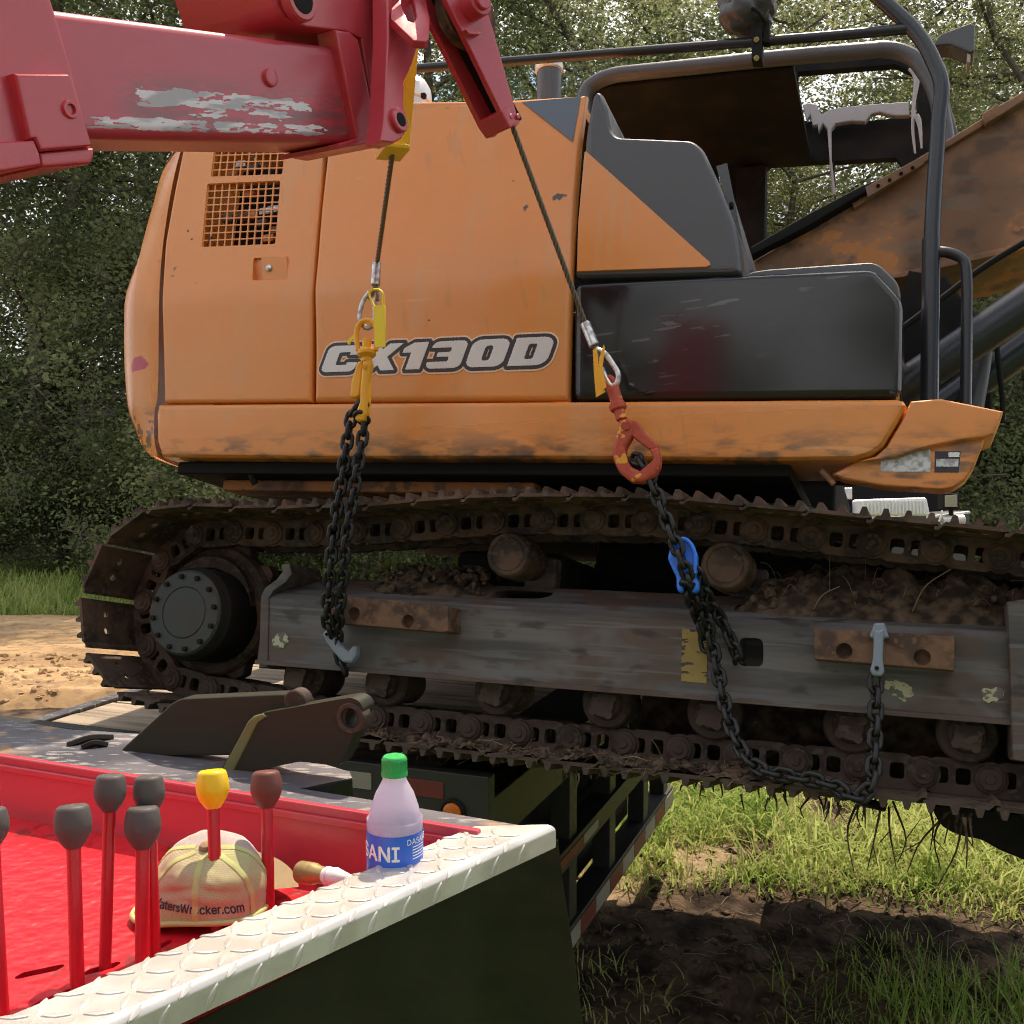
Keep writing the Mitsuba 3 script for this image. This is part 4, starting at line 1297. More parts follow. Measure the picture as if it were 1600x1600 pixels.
# --- track frame
fp = [(0.12, 0.155), (0.12, 0.470), (0.0, 0.470), (-0.185, 0.392), (-0.20, 0.375), (-0.20, 0.168), (-0.214, 0.166), (-0.214, 0.153)]
fm = bprism(np.array(fp), 2.62, 0)
fm.apply_translation([0, 0, -0.85])
fm = xf(fm, basis(EO, EY, EZ, EX))
fm = cut(fm, eprism([(1146, 992), (1185, 994), (1185, 1040), (1144, 1038)], -0.3, 0.22, 0.0, 0.02), eprism([(752, 931), (750, 918), (766, 914), (842, 918), (842, 926), (828, 931)], -0.19, 0.4, 0.0, 0.01),
         eprism([(1140, 952), (1142, 938), (1188, 940), (1190, 954)], -0.19, 0.4, 0.0, 0.01))
obj(f'{X}__track_frame', fm, 'm_frame', 20)
obj(f'{X}__track_frame__cap_plate', eprism([(404, 1044), (407, 932), (414, 918), (432, 905), (441, 893), (440, 882), (452, 880), (456, 896), (446, 910), (428, 922), (420, 934), (418, 1042)], -0.205, 0.2, 0.004), 'm_frame')
obj(f'{X}__track_frame__bracket', eprism([(1574, 940), (1640, 930), (1660, 1200), (1582, 1188)], -0.235, 0.3, 0.006), 'm_frame')
for px, hs in (([(516, 973), (516, 937), (560, 934), (690, 945), (700, 948), (700, 986), (690, 988)], [(553, 959), (637, 971)]), ([(1272, 1030), (1272, 982), (1492, 994), (1491, 1048)], [(1319, 1017), (1441, 1027)])):
    bm = eprism(px, -0.30, 0.12, 0.004)
    bm = cut(bm, *[rod(E(*eon(u, v, -0.3), -0.35), E(*eon(u, v, -0.3), -0.272), 0.021, 18, 0.02) for u, v in hs])
    k = obj(f'{X}__track_frame__step_bar', bm, 'm_rustdark', 25)
    labels[k] = {'label': 'rust brown step bar with two bolt holes'}
k = obj(f'{X}__track_frame__warning_sticker', eprism([(1064, 1064), (1066, 982), (1106, 986), (1104, 1068)], -0.2025, 0.004, 0.0), 'm_stickeryellow')
labels[k] = {'label': 'faded yellow sticker'}


def flake(u, v, r, seed, sx=1.0):
    t = np.linspace(0, 2 * np.pi, 40, endpoint=False)
    w = np.stack([np.cos(t) * 1.6, np.sin(t) * 1.6, t * 0 + seed * 3.1], 1)
    r_ = r * (0.25 + 1.5 * meshkit.fbm(w, 4, seed))
    return [(u + sx * q * math.cos(k), v + q * math.sin(k)) for q, k in zip(r_, t)]


for px in (flake(1396, 1072, 13, 3), flake(1412, 1082, 14, 4), flake(1550, 1085, 12, 5, 1.3), flake(436, 1003, 11, 6), flake(441, 998, 9, 8)):
    obj(f'{X}__track_frame__sticker_scrap', eprism(px, -0.2022, 0.003, 0.0), 'm_scrap', False)
for u, v in ((466, 1056), (596, 1066), (771, 1079), (944, 1098), (1112, 1114), (1330, 1133), (1512, 1147)):
    q = eon(u, v, -0.14)
    k = obj(f'{X}__track_roller', xf(lathe([(0.0001, 0.10), (0.045, 0.10), (0.05, 0.092), (0.052, 0.075), (0.072, 0.072), (0.078, 0.064), (0.078, 0.02), (0.066, 0.01), (0.066, -0.10), (0.0001, -0.10)][::-1], 32), emat(q[0], q[1], -0.04)), 'm_track', 30)
    star = union_all([Point(0, 0).buffer(0.034)] + [Point(0.034 * math.cos(t), 0.034 * math.sin(t)).buffer(0.013) for t in np.arange(4) * math.pi / 2 + 0.6])
    obj(k + '__end_cap', xf(hprism(star.intersection(sbox(-0.1, -0.1, 0.1, 0.03)), 0.022), emat(q[0], q[1] - 0.006, -0.14)), 'm_track', 30)
for u, v in ((793, 866), (1133, 883)):
    q = eon(u, v, -0.16)
    k = obj(f'{X}__carrier_roller', xf(lathe([(0.0001, 0.0), (0.05, 0.0), (0.053, -0.003), (0.056, 0.0), (0.066, -0.002), (0.072, -0.010), (0.074, -0.02), (0.074, -0.13), (0.060, -0.14), (0.060, -0.22), (0.0001, -0.22)][::-1], 40), emat(q[0], q[1], -0.16)), 'm_track', 30)
    obj(k + '__arm', ebox(q[0] - 0.02, q[0] + 0.09, 0.46, q[1] + 0.02, 0.06, 0.14, 0.01), 'm_frame')
obj(f'{X}__idler', xf(lathe([(0.0001, 0.05), (0.12, 0.05), (0.24, 0.04), (0.24, -0.04), (0.12, -0.05), (0.0001, -0.05)][::-1], 40), emat(IC[0], IC[1], 0.0)), 'm_track', 30)
# carbody and the far track frame
obj(f'{X}__carbody', cat(ebox(0.10, 1.02, 0.34, 0.70, 0.45, 1.50, 0.03), ebox(-0.30, 0.1, 0.38, 0.60, 0.11, 1.80, 0.03), ebox(1.02, 1.5, 0.38, 0.60, 0.11, 1.80, 0.03)), 'm_dark')
obj(f'{X}__track_frame', ebox(-1.2, 1.75, 0.16, 0.46, 1.72, 2.05, 0.03), 'm_frame')
for i in range(NL):                                       # the far track: its upper run, and its lower run where it overhangs the trailer
    p, q = nodes[i], nodes[(i + 1) % NL]
    mid = (p + q) / 2
    if mid[1] > 0.42 or mid[0] > 0.55:
        t = (q - p) / np.linalg.norm(q - p)
        m = basis(EO + mid[0] * EX + mid[1] * EZ + 1.91 * EY, t[0] * EX + t[1] * EZ, -t[1] * EX + t[0] * EZ, -EY)
        place(f'{X}__track_shoe', shoe_p, m)
        place(f'{X}__track_link', link_p, m)
for a_ in (0.75, 1.07, 1.40):
    obj(f'{X}__track_roller', xf(lathe([(0.0001, 0.10), (0.05, 0.09), (0.078, 0.064), (0.078, 0.02), (0.066, 0.01), (0.066, -0.10), (0.0001, -0.10)][::-1], 24), emat(a_, 0.12, 1.88)), 'm_track', 30)
# the plate that hangs under the right end of the track
px = [(1452, 1255), (1500, 1258), (1620, 1276), (1700, 1290), (1700, 1400), (1604, 1345), (1562, 1329), (1532, 1311), (1502, 1307), (1470, 1292)]
obj(f'{X}__curved_plate', eprism(px, -0.05, 1.5, 0.01, 0.03), 'm_burnt')
labels[f'{X}__curved_plate'] = {'label': 'dark curved steel plate below the right end of the track'}

# --- earth packed on the undercarriage
r = np.random.default_rng(31)


def strip(a0, a1, b0, b1, cf, na, nb):
    a, b = np.meshgrid(np.linspace(a0, a1, na), np.linspace(b0, b1, nb))
    c = cf(a, b)
    v = np.stack([a, c, -b], -1).reshape(-1, 3)
    i = (np.arange(nb - 1)[:, None] * na + np.arange(na - 1)[None]).ravel()
    return tm(v, np.vstack([np.stack([i, i + 1, i + na + 1], 1), np.stack([i, i + na + 1, i + na], 1)]))


def mound(a, b):
    p = np.stack([a * 16, b * 16, a * 0], -1)
    e = np.clip((a + 0.75) / 0.25, 0, 1) * np.clip((1.13 - a) / 0.2, 0, 1)
    return -0.085 + (0.030 + 0.075 * (meshkit.fbm(p, 5, 3) - 0.35)) * e


mud = [strip(-0.78, 1.14, -0.352, -0.075, mound, 460, 70)]
sl = lambda b: 0.470 + np.minimum(0, b) * (0.078 / 0.185)
for a0, a1, amp in ((-0.60, -0.08, 0.085), (0.66, 1.75, 0.15)):
    def hump(a, b, a0=a0, a1=a1, amp=amp):
        p = np.stack([a * 13, b * 13, a * 0 + 2], -1)
        e = np.clip((a - a0) / 0.22, 0, 1) * np.clip((a1 - a) / 0.2, 0, 1) * np.clip((b + 0.17) / 0.08, 0, 1)
        return sl(b) - 0.03 + (0.03 + amp * meshkit.fbm(p, 5, 6)) * e
    mud.append(strip(a0, a1, -0.18, 0.11, hump, 220, 60))
n = 900
a, b = r.uniform(-0.6, 1.05, n), r.uniform(-0.345, -0.10, n)
lc = [np.c_[a, mound(a, b) + 0.004, -b]]
for a0, a1, n in ((-0.5, -0.1, 250), (0.75, 1.7, 500)):
    a, b = r.uniform(a0, a1, n), r.uniform(-0.13, 0.08, n)
    lc.append(np.c_[a, sl(b) + r.uniform(0, 0.06, n), -b])
lc = np.vstack(lc)
mud.append(clods(lc, r.uniform(0.003, 0.013, len(lc)), 0.8, 9))
# sods and mud jammed between the rollers at the right, on this track and on the far one


def wall(a0, a1, c0, c1, b, amp, na, nc):
    a, c = np.meshgrid(np.linspace(a0, a1, na), np.linspace(c0, c1, nc))
    p = np.stack([a * 14, c * 14, a * 0 + b], -1)
    low = (c - c0) / (c1 - c0)
    c = c - (1 - low) * 0.06 * meshkit.fbm(np.stack([a * 9, a * 0, a * 0 + b], -1), 4, 2)
    v = np.stack([a, c, -(b - amp * meshkit.fbm(p, 5, 8) * (0.3 + 0.7 * np.sin(np.pi * low)))], -1).reshape(-1, 3)
    i = (np.arange(nc - 1)[:, None] * na + np.arange(na - 1)[None]).ravel()
    f = np.vstack([np.stack([i, i + 1, i + na + 1], 1), np.stack([i, i + na + 1, i + na], 1)])
    return tm(v, f)


mud += [wall(0.40, 1.80, -0.05, 0.17, 0.10, 0.08, 200, 40), wall(0.62, 1.90, -0.06, 0.20, 1.80, 0.10, 120, 20)]
Eobj('packed_mud', cat(mud), 'm_mud', False)
labels[f'{X}__packed_mud'] = {'label': 'dark dried mud packed on the track', 'kind': 'stuff'}
tw = []
for _ in range(150):
    a, b = r.uniform(-0.5, 1.0), r.uniform(-0.36, -0.12)
    q = np.array([a, -0.075 + 0.05 * r.random(), -b])
    d = r.normal(0, 1, 3) * np.array([0.05, 0.02, 0.03])
    tw.append(tube([q, q + d * 0.5 + [0, 0.008, 0], q + d], 0.0009, 3))
for _ in range(70):
    a, b = (r.uniform(0.75, 1.7), r.uniform(-0.15, 0.05))
    q = np.array([a, sl(b) + 0.05 * r.random() + 0.02, -b])
    d = r.normal(0, 1, 3) * np.array([0.05, 0.035, 0.04])
    tw.append(tube(spline([q, q + d * 0.5 + [0, 0.02, 0], q + d], 6), 0.0009, 3))
for (a, dx, dy) in ((0.93, 0.07, 0.07), (1.19, 0.10, 0.13)):
    q = np.array([a, 0.43, 0.13])
    tw.append(tube(spline([q, q + [dx * 0.35, dy * 0.6, 0.01], q + [dx, dy, 0.0]], 8), 0.0016, 4))
Eobj('dry_straw', cat(tw), 'm_straw', 40)
labels[f'{X}__dry_straw'] = {'label': 'dry straw and stems caught in the mud', 'kind': 'stuff'}
rt = []
for cx, n, ln in ((0.82, 8, 0.045), (0.95, 8, 0.05), (1.05, 7, 0.07), (1.10, 6, 0.16), (1.29, 8, 0.18), (1.33, 6, 0.08), (0.3, 16, 0.035), (-0.2, 18, 0.035), (0.65, 10, 0.04)):
    for _ in range(n):
        q = np.array([cx + r.normal(0, 0.045), -0.078 + r.normal(0, 0.004), 0.33 + r.uniform(-0.35, 0.02)])
        L_ = ln * (0.25 + 0.9 * r.random())
        e = q + np.array([r.normal(0, 0.25) * L_, -L_, r.normal(0, 0.2) * L_])
        mid = (q + e) / 2 + r.normal(0, 0.12, 3) * L_
        rt.append(tube(spline([q, mid, e], 7), np.linspace(0.0035, 0.0012, 7), 4))
        if r.random() < 0.6:
            rt.append(tube([mid, mid + r.normal(0, 0.25, 3) * L_ + [0, -0.2 * L_, 0]], [0.002, 0.001], 3))
Eobj('hanging_roots', cat(rt), 'm_root', 40)
labels[f'{X}__hanging_roots'] = {'label': 'dark roots and sods hanging from the lower track', 'kind': 'stuff'}

# ================================================================== RIGGING: ropes, hooks, chains
CP, CD, CWD = 0.0365, 0.0140, 0.0435
R_c = (CWD - CD) / 2
hs_ = (CP + CD) / 2 - R_c
st = [(hs_ + R_c * math.cos(t), R_c * math.sin(t), 0) for t in np.linspace(-math.pi / 2, math.pi / 2, 8)] + [(-hs_ + R_c * math.cos(t), R_c * math.sin(t), 0) for t in np.linspace(math.pi / 2, 3 * math.pi / 2, 8)]
link_ch = mikit.ply(tube(st, CD / 2, 9, True), 'm_chain', True)


def chain(key, pts, flip=0.35):
    """Alternating links along a curve; every link is a part."""
    p = spline(pts, 400)
    L = np.linalg.norm(np.diff(p, axis=0), axis=1).sum()
    n = max(2, int(round(L / CP)))
    p = resample(p, n + 1)
    for i in range(n):
        c, d = (p[i] + p[i + 1]) / 2, nrm(p[i + 1] - p[i])
        y = np.cross(d, CAM - c)
        y = nrm(y)
        z = np.cross(d, y)
        a = flip + (math.pi / 2 if i % 2 else 0) + rnd.uniform(-0.16, 0.16)
        yy = math.cos(a) * y + math.sin(a) * z
        place(f'{key}__link', link_ch, basis(c, d, yy, np.cross(d, yy)))


def pl(*q):
    return [E(*eon(u, v, b), b) for u, v, b in q]


def onc(u, v, c):
    return onplane(u, v, EO + c * EZ, EZ)


chain('chain', pl((571, 634, -.45), (560, 632, -.44), (550, 648, -.43), (545, 672, -.43), (541, 702, -.43), (535, 742, -.43), (527, 792, -.42), (520, 842, -.41), (516, 890, -.40), (513, 930, -.37), (511, 968, -.34), (517, 992, -.30)), 0.2)
tag('chain', 'black chain hanging straight down from the yellow hook, left strand', 'chain', 'black lifting chains')
chain('chain_001', pl((560, 648, -.46), (570, 652, -.44), (568, 675, -.43), (563, 705, -.43), (557, 742, -.43), (549, 792, -.42), (541, 842, -.41), (536, 890, -.39), (533, 930, -.36), (530, 960, -.335), (527, 1000, -.26), (533, 1030, -.24), (540, 1052, -.23)), 0.4)
tag('chain_001', 'black chain hanging from the yellow hook, right strand that passes behind the grey hook', 'chain', 'black lifting chains')
chain('chain_002', pl((990, 716, -.40), (1006, 724, -.43), (1023, 765, -.43), (1042, 815, -.43), (1058, 855, -.43), (1072, 892, -.42), (1086, 925, -.37), (1101, 965, -.28), (1113, 1010, -.245), (1124, 1060, -.25), (1134, 1108, -.27)) + pl((1149, 1152, -.30), (1170, 1188, -.335), (1200, 1206, -.36), (1250, 1215, -.37), (1300, 1225, -.375), (1322, 1241, -.385), (1345, 1246, -.39), (1361, 1228, -.385)) + pl((1366, 1180, -.36), (1368, 1120, -.33), (1369, 1057, -.31)), 0.3)
tag('chain_002', 'long black chain slung from the red hook to the light grey hook', 'chain', 'black lifting chains')
chain('chain_003', pl((1090, 890, -.40), (1100, 918, -.36), (1112, 945, -.29), (1128, 970, -.24), (1143, 1002, -.23), (1154, 1028, -.215), (1156, 1036, -.15)), 0.9)
tag('chain_003', 'short black chain running from the blue hook into the square hole of the track frame', 'chain', 'black lifting chains')
chain('chain_004', pl((1071, 912, -.41), (1079, 938, -.35), (1091, 964, -.265), (1100, 992, -.24), (1104, 1015, -.235)), 0.7)
tag('chain_004', 'short doubled length of black chain just below the fork of the blue hook', 'chain', 'black lifting chains')


def wire(pts, r, key, n=60):
    """A laid wire rope: six twisted strands."""
    p = resample(np.asarray(pts, float), n)
    L = np.linalg.norm(np.diff(p, axis=0), axis=1).sum()
    p = resample(p, int(L / 0.006))
    t, x, y = frames(p)
    s_ = np.linspace(0, L, len(p))
    ms = []
    for k in range(4):
        a = s_ / 0.075 * 2 * math.pi + k * math.pi / 2
        ms.append(tube(p + 0.60 * r * (np.cos(a)[:, None] * x + np.sin(a)[:, None] * y), 0.41 * r, 8))
    return obj(key, cat(ms), 'm_rope', True)


hb = -0.44
hp = lambda u, v, b=hb: E(*eon(u, v, b), b)
# left rope with the yellow swivel hook
R1 = 'yellow_hook_rope'
tag(R1, 'wire rope hanging from the yellow rope head, ending in a yellow swivel hook', 'hoist rope')
obj(f'{R1}__ferrule', rod(hp(588.5, 410), hp(586.5, 446), 0.0150, 24, 0.12), 'm_zinc')
wire([P(614, 232, 2.88), hp(589, 412)], 0.0078, f'{R1}__rope')
wire([hp(587, 444), hp(583, 458), hp(577, 468)], 0.0062, f'{R1}__rope_end')
wire([hp(587, 444), hp(590, 458), hp(590, 470)], 0.0062, f'{R1}__rope_end')
obj(f'{R1}__thimble', tube(spline([hp(578, 456), hp(568, 470), hp(563, 486), hp(563, 500), hp(571, 512), hp(580, 511), hp(585, 500), hp(586, 484), hp(584, 468)], 30), 0.0075, 10), 'm_zinc')
ring = [hp(u, v, hb - 0.012) for u, v in ((560, 548), (557, 528), (559, 511), (567, 502), (577, 501), (586, 508), (589, 524), (587, 548))]
obj(f'{R1}__hook_eye', tube(spline(ring, 28), 0.0085, 10), 'm_yelloworange')
obj(f'{R1}__swivel', cat(rod(hp(573, 546, hb - 0.012), hp(573, 558, hb - 0.012), 0.030, 20, 0.25), rod(hp(573, 530, hb - 0.012), hp(573, 546, hb - 0.012), 0.015, 16, 0.2), rod(hp(573, 556, hb - 0.012), hp(573, 566, hb - 0.012), 0.016, 16, 0.2)), 'm_yelloworange')
obj(f'{R1}__hook', cat(eprism([(566, 562), (576, 559), (578, 566), (574, 592), (573.5, 624), (572, 645), (566, 657), (557, 658), (552, 653), (556, 640), (561, 628), (562, 600)], hb - 0.025, 0.026, 0.009, 0.006, 3),
                       eprism([(557, 566), (565, 562), (567, 572), (563, 602), (561, 617), (555, 622), (546, 620), (548, 596)], hb - 0.008, 0.02, 0.007, 0.006, 3)), 'm_yelloworange', 40)
labels[f'{R1}__hook'] = {'label': 'yellow painted hook with its latch closed'}
obj(f'{R1}__hook_pin', rod(hp(570, 573, hb - 0.031), hp(570, 573, hb - 0.02), 0.008, 14), 'm_yelloworange')
obj(f'{R1}__tag', cat(eprism([(583, 478), (601, 476), (602, 542), (586, 543)], hb - 0.035, 0.004, 0.001), tube(spline([hp(585, 480, hb - 0.03), hp(577, 458, hb - 0.03), hp(588, 452, hb - 0.03), hp(598, 458, hb - 0.03), hp(599, 478, hb - 0.03)], 20), 0.004, 6)), 'm_yellow', 40)
labels[f'{R1}__tag'] = {'label': 'yellow fabric capacity tag'}
obj(f'{R1}__tag_tail', eprism([(542, 536), (546, 528), (556, 520), (558, 525), (550, 532), (545, 539)], hb - 0.01, 0.003, 0.001), 'm_yellow')
# right rope with the worn red hook
R2 = 'red_hook_rope'
tag(R2, 'wire rope slanting from the red rope head, ending in a chipped red hook', 'hoist rope')
obj(f'{R2}__ferrule', rod(hp(914, 505), hp(929, 541), 0.0150, 24, 0.12), 'm_zinc')
wire([P(798, 190, 2.83), hp(915, 507)], 0.0078, f'{R2}__rope')
wire([hp(929, 540), hp(934, 556), hp(940, 575)], 0.0062, f'{R2}__rope_end')
obj(f'{R2}__thimble', tube(spline([hp(932, 545), hp(945, 552), hp(957, 568), hp(966, 584), hp(964, 598), hp(956, 603), hp(948, 592), hp(941, 575)], 30), 0.0080, 10), 'm_zinc')
obj(f'{R2}__tag', cat(eprism([(926, 547), (932, 544), (936, 584), (946, 612), (931, 621), (928, 585)], hb - 0.03, 0.003, 0.001), eprism([(943, 538), (945, 543), (941, 575), (947, 604), (942, 610), (935, 580), (936, 560)], hb - 0.036, 0.003, 0.001)), 'm_yelloworange', 40)
obj(f'{R2}__hook_eye', tube(spline([hp(952, 612), hp(949, 596), hp(952, 588), hp(960, 596), hp(965, 608)], 20), 0.0065, 10), 'm_redhook')
obj(f'{R2}__swivel', cat(rod(hp(957, 606), hp(968, 640), 0.0185, 16, 0.2), rod(hp(964, 630), hp(967, 641), 0.025, 8, 0.15), rod(hp(967, 640), hp(972, 656), 0.016, 14, 0.1)), 'm_redhook')
hook = [(966, 655), (982, 652), (988, 662), (986, 682), (977, 697), (974, 712), (984, 728), (1003, 737), (1014, 730), (1020, 716), (1014, 701), (1028, 697), (1031, 712), (1030, 728), (1022, 743), (1003, 754), (984, 752), (966, 737), (957, 718), (957, 699), (964, 673)]
obj(f'{R2}__hook', eprism(hook, hb - 0.018, 0.032, 0.011, 0.006, 3), 'm_redhook', 40)
labels[f'{R2}__hook'] = {'label': 'red hook with yellow paint showing through the chips'}
obj(f'{R2}__latch', eprism([(982, 664), (988, 655), (995, 657), (1008, 676), (1029, 696), (1026, 702), (1014, 702), (994, 687), (985, 680)], hb - 0.010, 0.02, 0.006, 0.004, 2), 'm_redhook', 40)
obj(f'{R2}__pivot', rod(hp(978, 664, hb - 0.028), hp(978, 664, hb), 0.015, 18), 'm_redhook')

# grab hooks
bh = [(1047, 852), (1056, 842), (1068, 839), (1080, 848), (1088, 866), (1088, 890), (1086, 900), (1092, 910), (1091, 922), (1084, 927), (1076, 923), (1072, 908), (1067, 906), (1067, 924), (1060, 926), (1056, 918), (1056, 902), (1049, 888), (1042, 872)]
k = obj('chain_grab_hook__body', eprism(bh, -0.405, 0.03, 0.010, 0.006, 3), 'm_blue', 40)
obj('chain_grab_hook__rim', tube(spline([hp(1049, 860, -.415), hp(1058, 846, -.415), hp(1069, 842, -.415), hp(1080, 851, -.415), hp(1086, 868, -.415), hp(1085, 896, -.415)], 24), 0.006, 8), 'm_blue')
obj('chain_grab_hook__pin', rod(hp(1084, 913, -.415), hp(1084, 913, -.40), 0.0055, 12), 'm_dark')
tag('chain_grab_hook', 'bright blue chain hook in the middle of the long black chain', 'chain hook')
obj('chain_grab_hook_001__body', cat(eprism([(1365, 984), (1381, 984), (1379, 1030), (1382, 1050), (1377, 1057), (1364, 1056), (1359, 1048), (1364, 1028)], -0.345, 0.02, 0.007, 0.004, 2), eprism([(1366, 973), (1382, 973), (1389, 996), (1378, 998), (1372, 1001), (1358, 995)], -0.335, 0.035, 0.006, 0.003, 2)), 'm_greyhook', 40)
obj('chain_grab_hook_001__pin', rod(hp(1370, 1044, -.352), hp(1370, 1044, -.34), 0.0055, 12), 'm_dark')
tag('chain_grab_hook_001', 'light grey chain hook clamped over the right step bar', 'chain hook')
obj('chain_grab_hook_002__body', eprism([(503, 990), (510, 982), (521, 988), (530, 1005), (543, 1018), (551, 1008), (557, 1010), (556, 1024), (549, 1036), (535, 1035), (520, 1019), (508, 1002)], -0.275, 0.025, 0.008, 0.005, 2), 'm_greyhook', 40)
obj('chain_grab_hook_002__pin', rod(hp(510, 991, -.285), hp(510, 991, -.27), 0.005, 12), 'm_dark')
tag('chain_grab_hook_002', 'dark grey chain hook under the left step bar near the drive cover', 'chain hook')
# ================================================================== THE TOW TRUCK (boom, rope heads, control tray)
W_ = 'tow_truck'
tag(W_, 'red and black heavy tow truck with its boom reaching in from the upper left', 'tow truck')


def bs(u, v, off=0.0):
    """Pixel -> (along, up) on the boom's near side plane, off metres proud of it."""
    q = onplane(u, v, BA + BN * off, BN) - BA
    return np.array([q @ BD, q @ BU])


MB = basis(BA, BD, BU, BN)


def bplate(px, off, thick, r=0.004, rc=0.0):
    p = np.array([bs(u, v, off) for u, v in px])
    if rc:
        p = rounded(p, rc)
    m = bprism(p, thick, r)
    m.apply_translation([0, 0, off - thick])
    return xf(m, MB)


hT, hB = bs(200, 27)[1], bs(300, 219)[1]
sE = bs(560, 140)[0]
prof_b = rounded([(-0.19, hB), (0.0, hB), (0.0, hT), (-0.19, hT)], 0.03, 5)          # (out, up)
m = bprism(prof_b, sE + 2.6, 0)
m.apply_translation([0, 0, -2.6])
obj(f'{W_}__boom', xf(m, basis(BA, BN, BU, np.cross(BN, BU))) if np.dot(np.cross(BN, BU), BD) > 0 else xf(xf(m, np.diag([1, 1, -1, 1.0])), basis(BA, BN, BU, np.cross(BN, BU))), 'm_redboom', 30)
labels[f'{W_}__boom'] = {'label': 'red boom section with paint worn off in white streaks'}
# lift bead along the top edge, the round plug
k = obj(f'{W_}__boom__plug', xf(lathe([(0.0001, 0.010), (0.014, 0.010), (0.019, 0.008), (0.021, 0.0), (0.0001, 0.0)], 24), basis(BA + bs(421, 122)[0] * BD + bs(421, 122)[1] * BU, BD, BU, BN)), 'm_red')
# outer sleeve with its collar
sl0 = bs(100, 60, 0.03)
pr2 = rounded([(-0.31, bs(20, 262, 0.03)[1]), (0.03, bs(20, 262, 0.03)[1]), (0.03, bs(40, -70, 0.03)[1]), (-0.31, bs(40, -70, 0.03)[1])], 0.02, 4)
obj(f'{W_}__boom_sleeve', cat(bplate([(-160, -160), (60, -60), (83, 5), (100, 62), (116, 118), (140, 225), (40, 240), (-160, 262)], 0.03, 0.36, 0.008)), 'm_red')
obj(f'{W_}__boom_sleeve__collar', bplate([(24, 114), (108, 115), (116, 122), (128, 165), (146, 228), (64, 236), (56, 217), (47, 217)], 0.055, 0.03, 0.008), 'm_red')
obj(f'{W_}__boom_sleeve__foot', cat(bplate([(62, 238), (147, 230), (149, 244), (142, 256), (66, 262)], 0.045, 0.40, 0.008), bplate([(-120, 226), (54, 219), (63, 240), (66, 258), (-120, 288)], 0.06, 0.42, 0.006)), 'm_red')
hq = bs(109, 171, 0.056)
obj(f'{W_}__boom_sleeve__hole', xf(lathe([(0.009, 0.001), (0.010, 0.006), (0.015, 0.006), (0.017, 0.001), (0.017, 0), (0.0001, 0)], 20), basis(BA + hq[0] * BD + hq[1] * BU + 0.055 * BN, BD, BU, BN)), 'm_red')

# boom head: upper cheek, end frame, front cheek with its pin, pink lit guard plate
obj(f'{W_}__boom_head', cat(bplate([(410, -60), (430, 8), (446, 30), (480, 42), (540, 49), (566, 60), (592, 222), (612, 226), (614, -60)], 0.012, 0.30, 0.006),
                            bplate([(524, 46), (548, 50), (560, 62), (594, 226), (560, 220)], 0.022, 0.06, 0.006)), 'm_red')
fz = P(615, 120, 2.72)
nf = nrm(BN + 0.15 * UP)
obj(f'{W_}__boom_head__cheek', plate([(606, -40), (660, -40), (656, 66), (645, 100), (632, 128), (631, 165), (637, 186), (636, 203), (629, 216), (617, 223), (596, 220), (601, 186), (607, 60)], fz + nf * 0.05, nf, 0.05, 0.006), 'm_red')
q = onplane(621, 189, fz + nf * 0.05, nf)
obj(f'{W_}__boom_head__pin', cat(rod(q - nf * 0.02, q + nf * 0.012, 0.030, 28, 0.12)), 'm_red')
obj(f'{W_}__boom_head__pin_socket', rod(q + nf * 0.0, q + nf * 0.0135, 0.0175, 24, 0.05), 'm_dark')
q = onplane(458, 2, BA + BN * 0.012, BN)
obj(f'{W_}__boom_head__ring', cat(rod(q, q + BN * 0.03, 0.05, 32, 0.1)), 'm_red')
obj(f'{W_}__boom_head__ring_bore', rod(q + BN * 0.005, q + BN * 0.0315, 0.034, 28, 0.03), 'm_dark')
obj(f'{W_}__boom_head__tab', bplate([(529, 225), (590, 208), (604, 222), (585, 222), (532, 232)], 0.03, 0.2, 0.003), 'm_red')
ng = nrm(camdir(0.15, -0.62, -0.75))
obj(f'{W_}__boom_head__guard', plate([(611, -20), (622, -20), (628, 10), (637, 32), (646, 35), (651, 27), (648, 8), (640, -20), (662, -20), (672, 29), (670, 60), (664, 64), (646, 63), (628, 46), (611, 29)], P(640, 40, 2.62), ng, 0.02, 0.003), 'm_red')

# rope heads: a yellow one hanging at the left, a red one with its sheave at the right
ny = nrm(camdir(-0.75, -0.05, -0.66))
obj(f'{W_}__yellow_rope_head', cat(plate([(655, 66), (646, 170), (640, 234), (601, 229), (604, 222), (615, 205), (625, 160), (634, 110)], P(630, 170, 2.88), camdir(0.35, 0, -0.94), 0.07, 0.005),
                                   plate([(600, 222), (640, 226), (641, 233), (602, 229)], P(620, 232, 2.84), camdir(0.35, 0, -0.94), 0.11, 0.003)), 'm_yellow')
labels[f'{W_}__yellow_rope_head'] = {'label': 'yellow rope guide head'}
nc = nrm(camdir(0.66, -0.04, -0.75))
qc = P(740, 80, 2.72)
cheek = [(640, -120), (752, -10), (770, 42), (809, 182), (813, 191), (808, 197), (797, 197), (786, 181), (725, 55), (690, -14)]
cm = plate(cheek, qc, nc, 0.016, 0.004)
obj(f'{W_}__red_rope_head__cheek', cm, 'm_red')
cl = cm.copy()
cl.apply_translation(-nc * 0.085)
obj(f'{W_}__red_rope_head__cheek', cl, 'm_red')
p0, p1 = onplane(797, 190, qc, nc), onplane(690, -14, qc, nc)
d_ = nrm(p1 - p0)
e_ = np.cross(nc, d_)
obj(f'{W_}__red_rope_head__end_block', xf(rbox(0.05, 0.035, 0.10, 0.006), basis(p0 - nc * 0.045 + d_ * 0.012, d_, e_, nc)), 'm_red')
sc_ = onplane(745, 12, qc, nc) - nc * 0.045
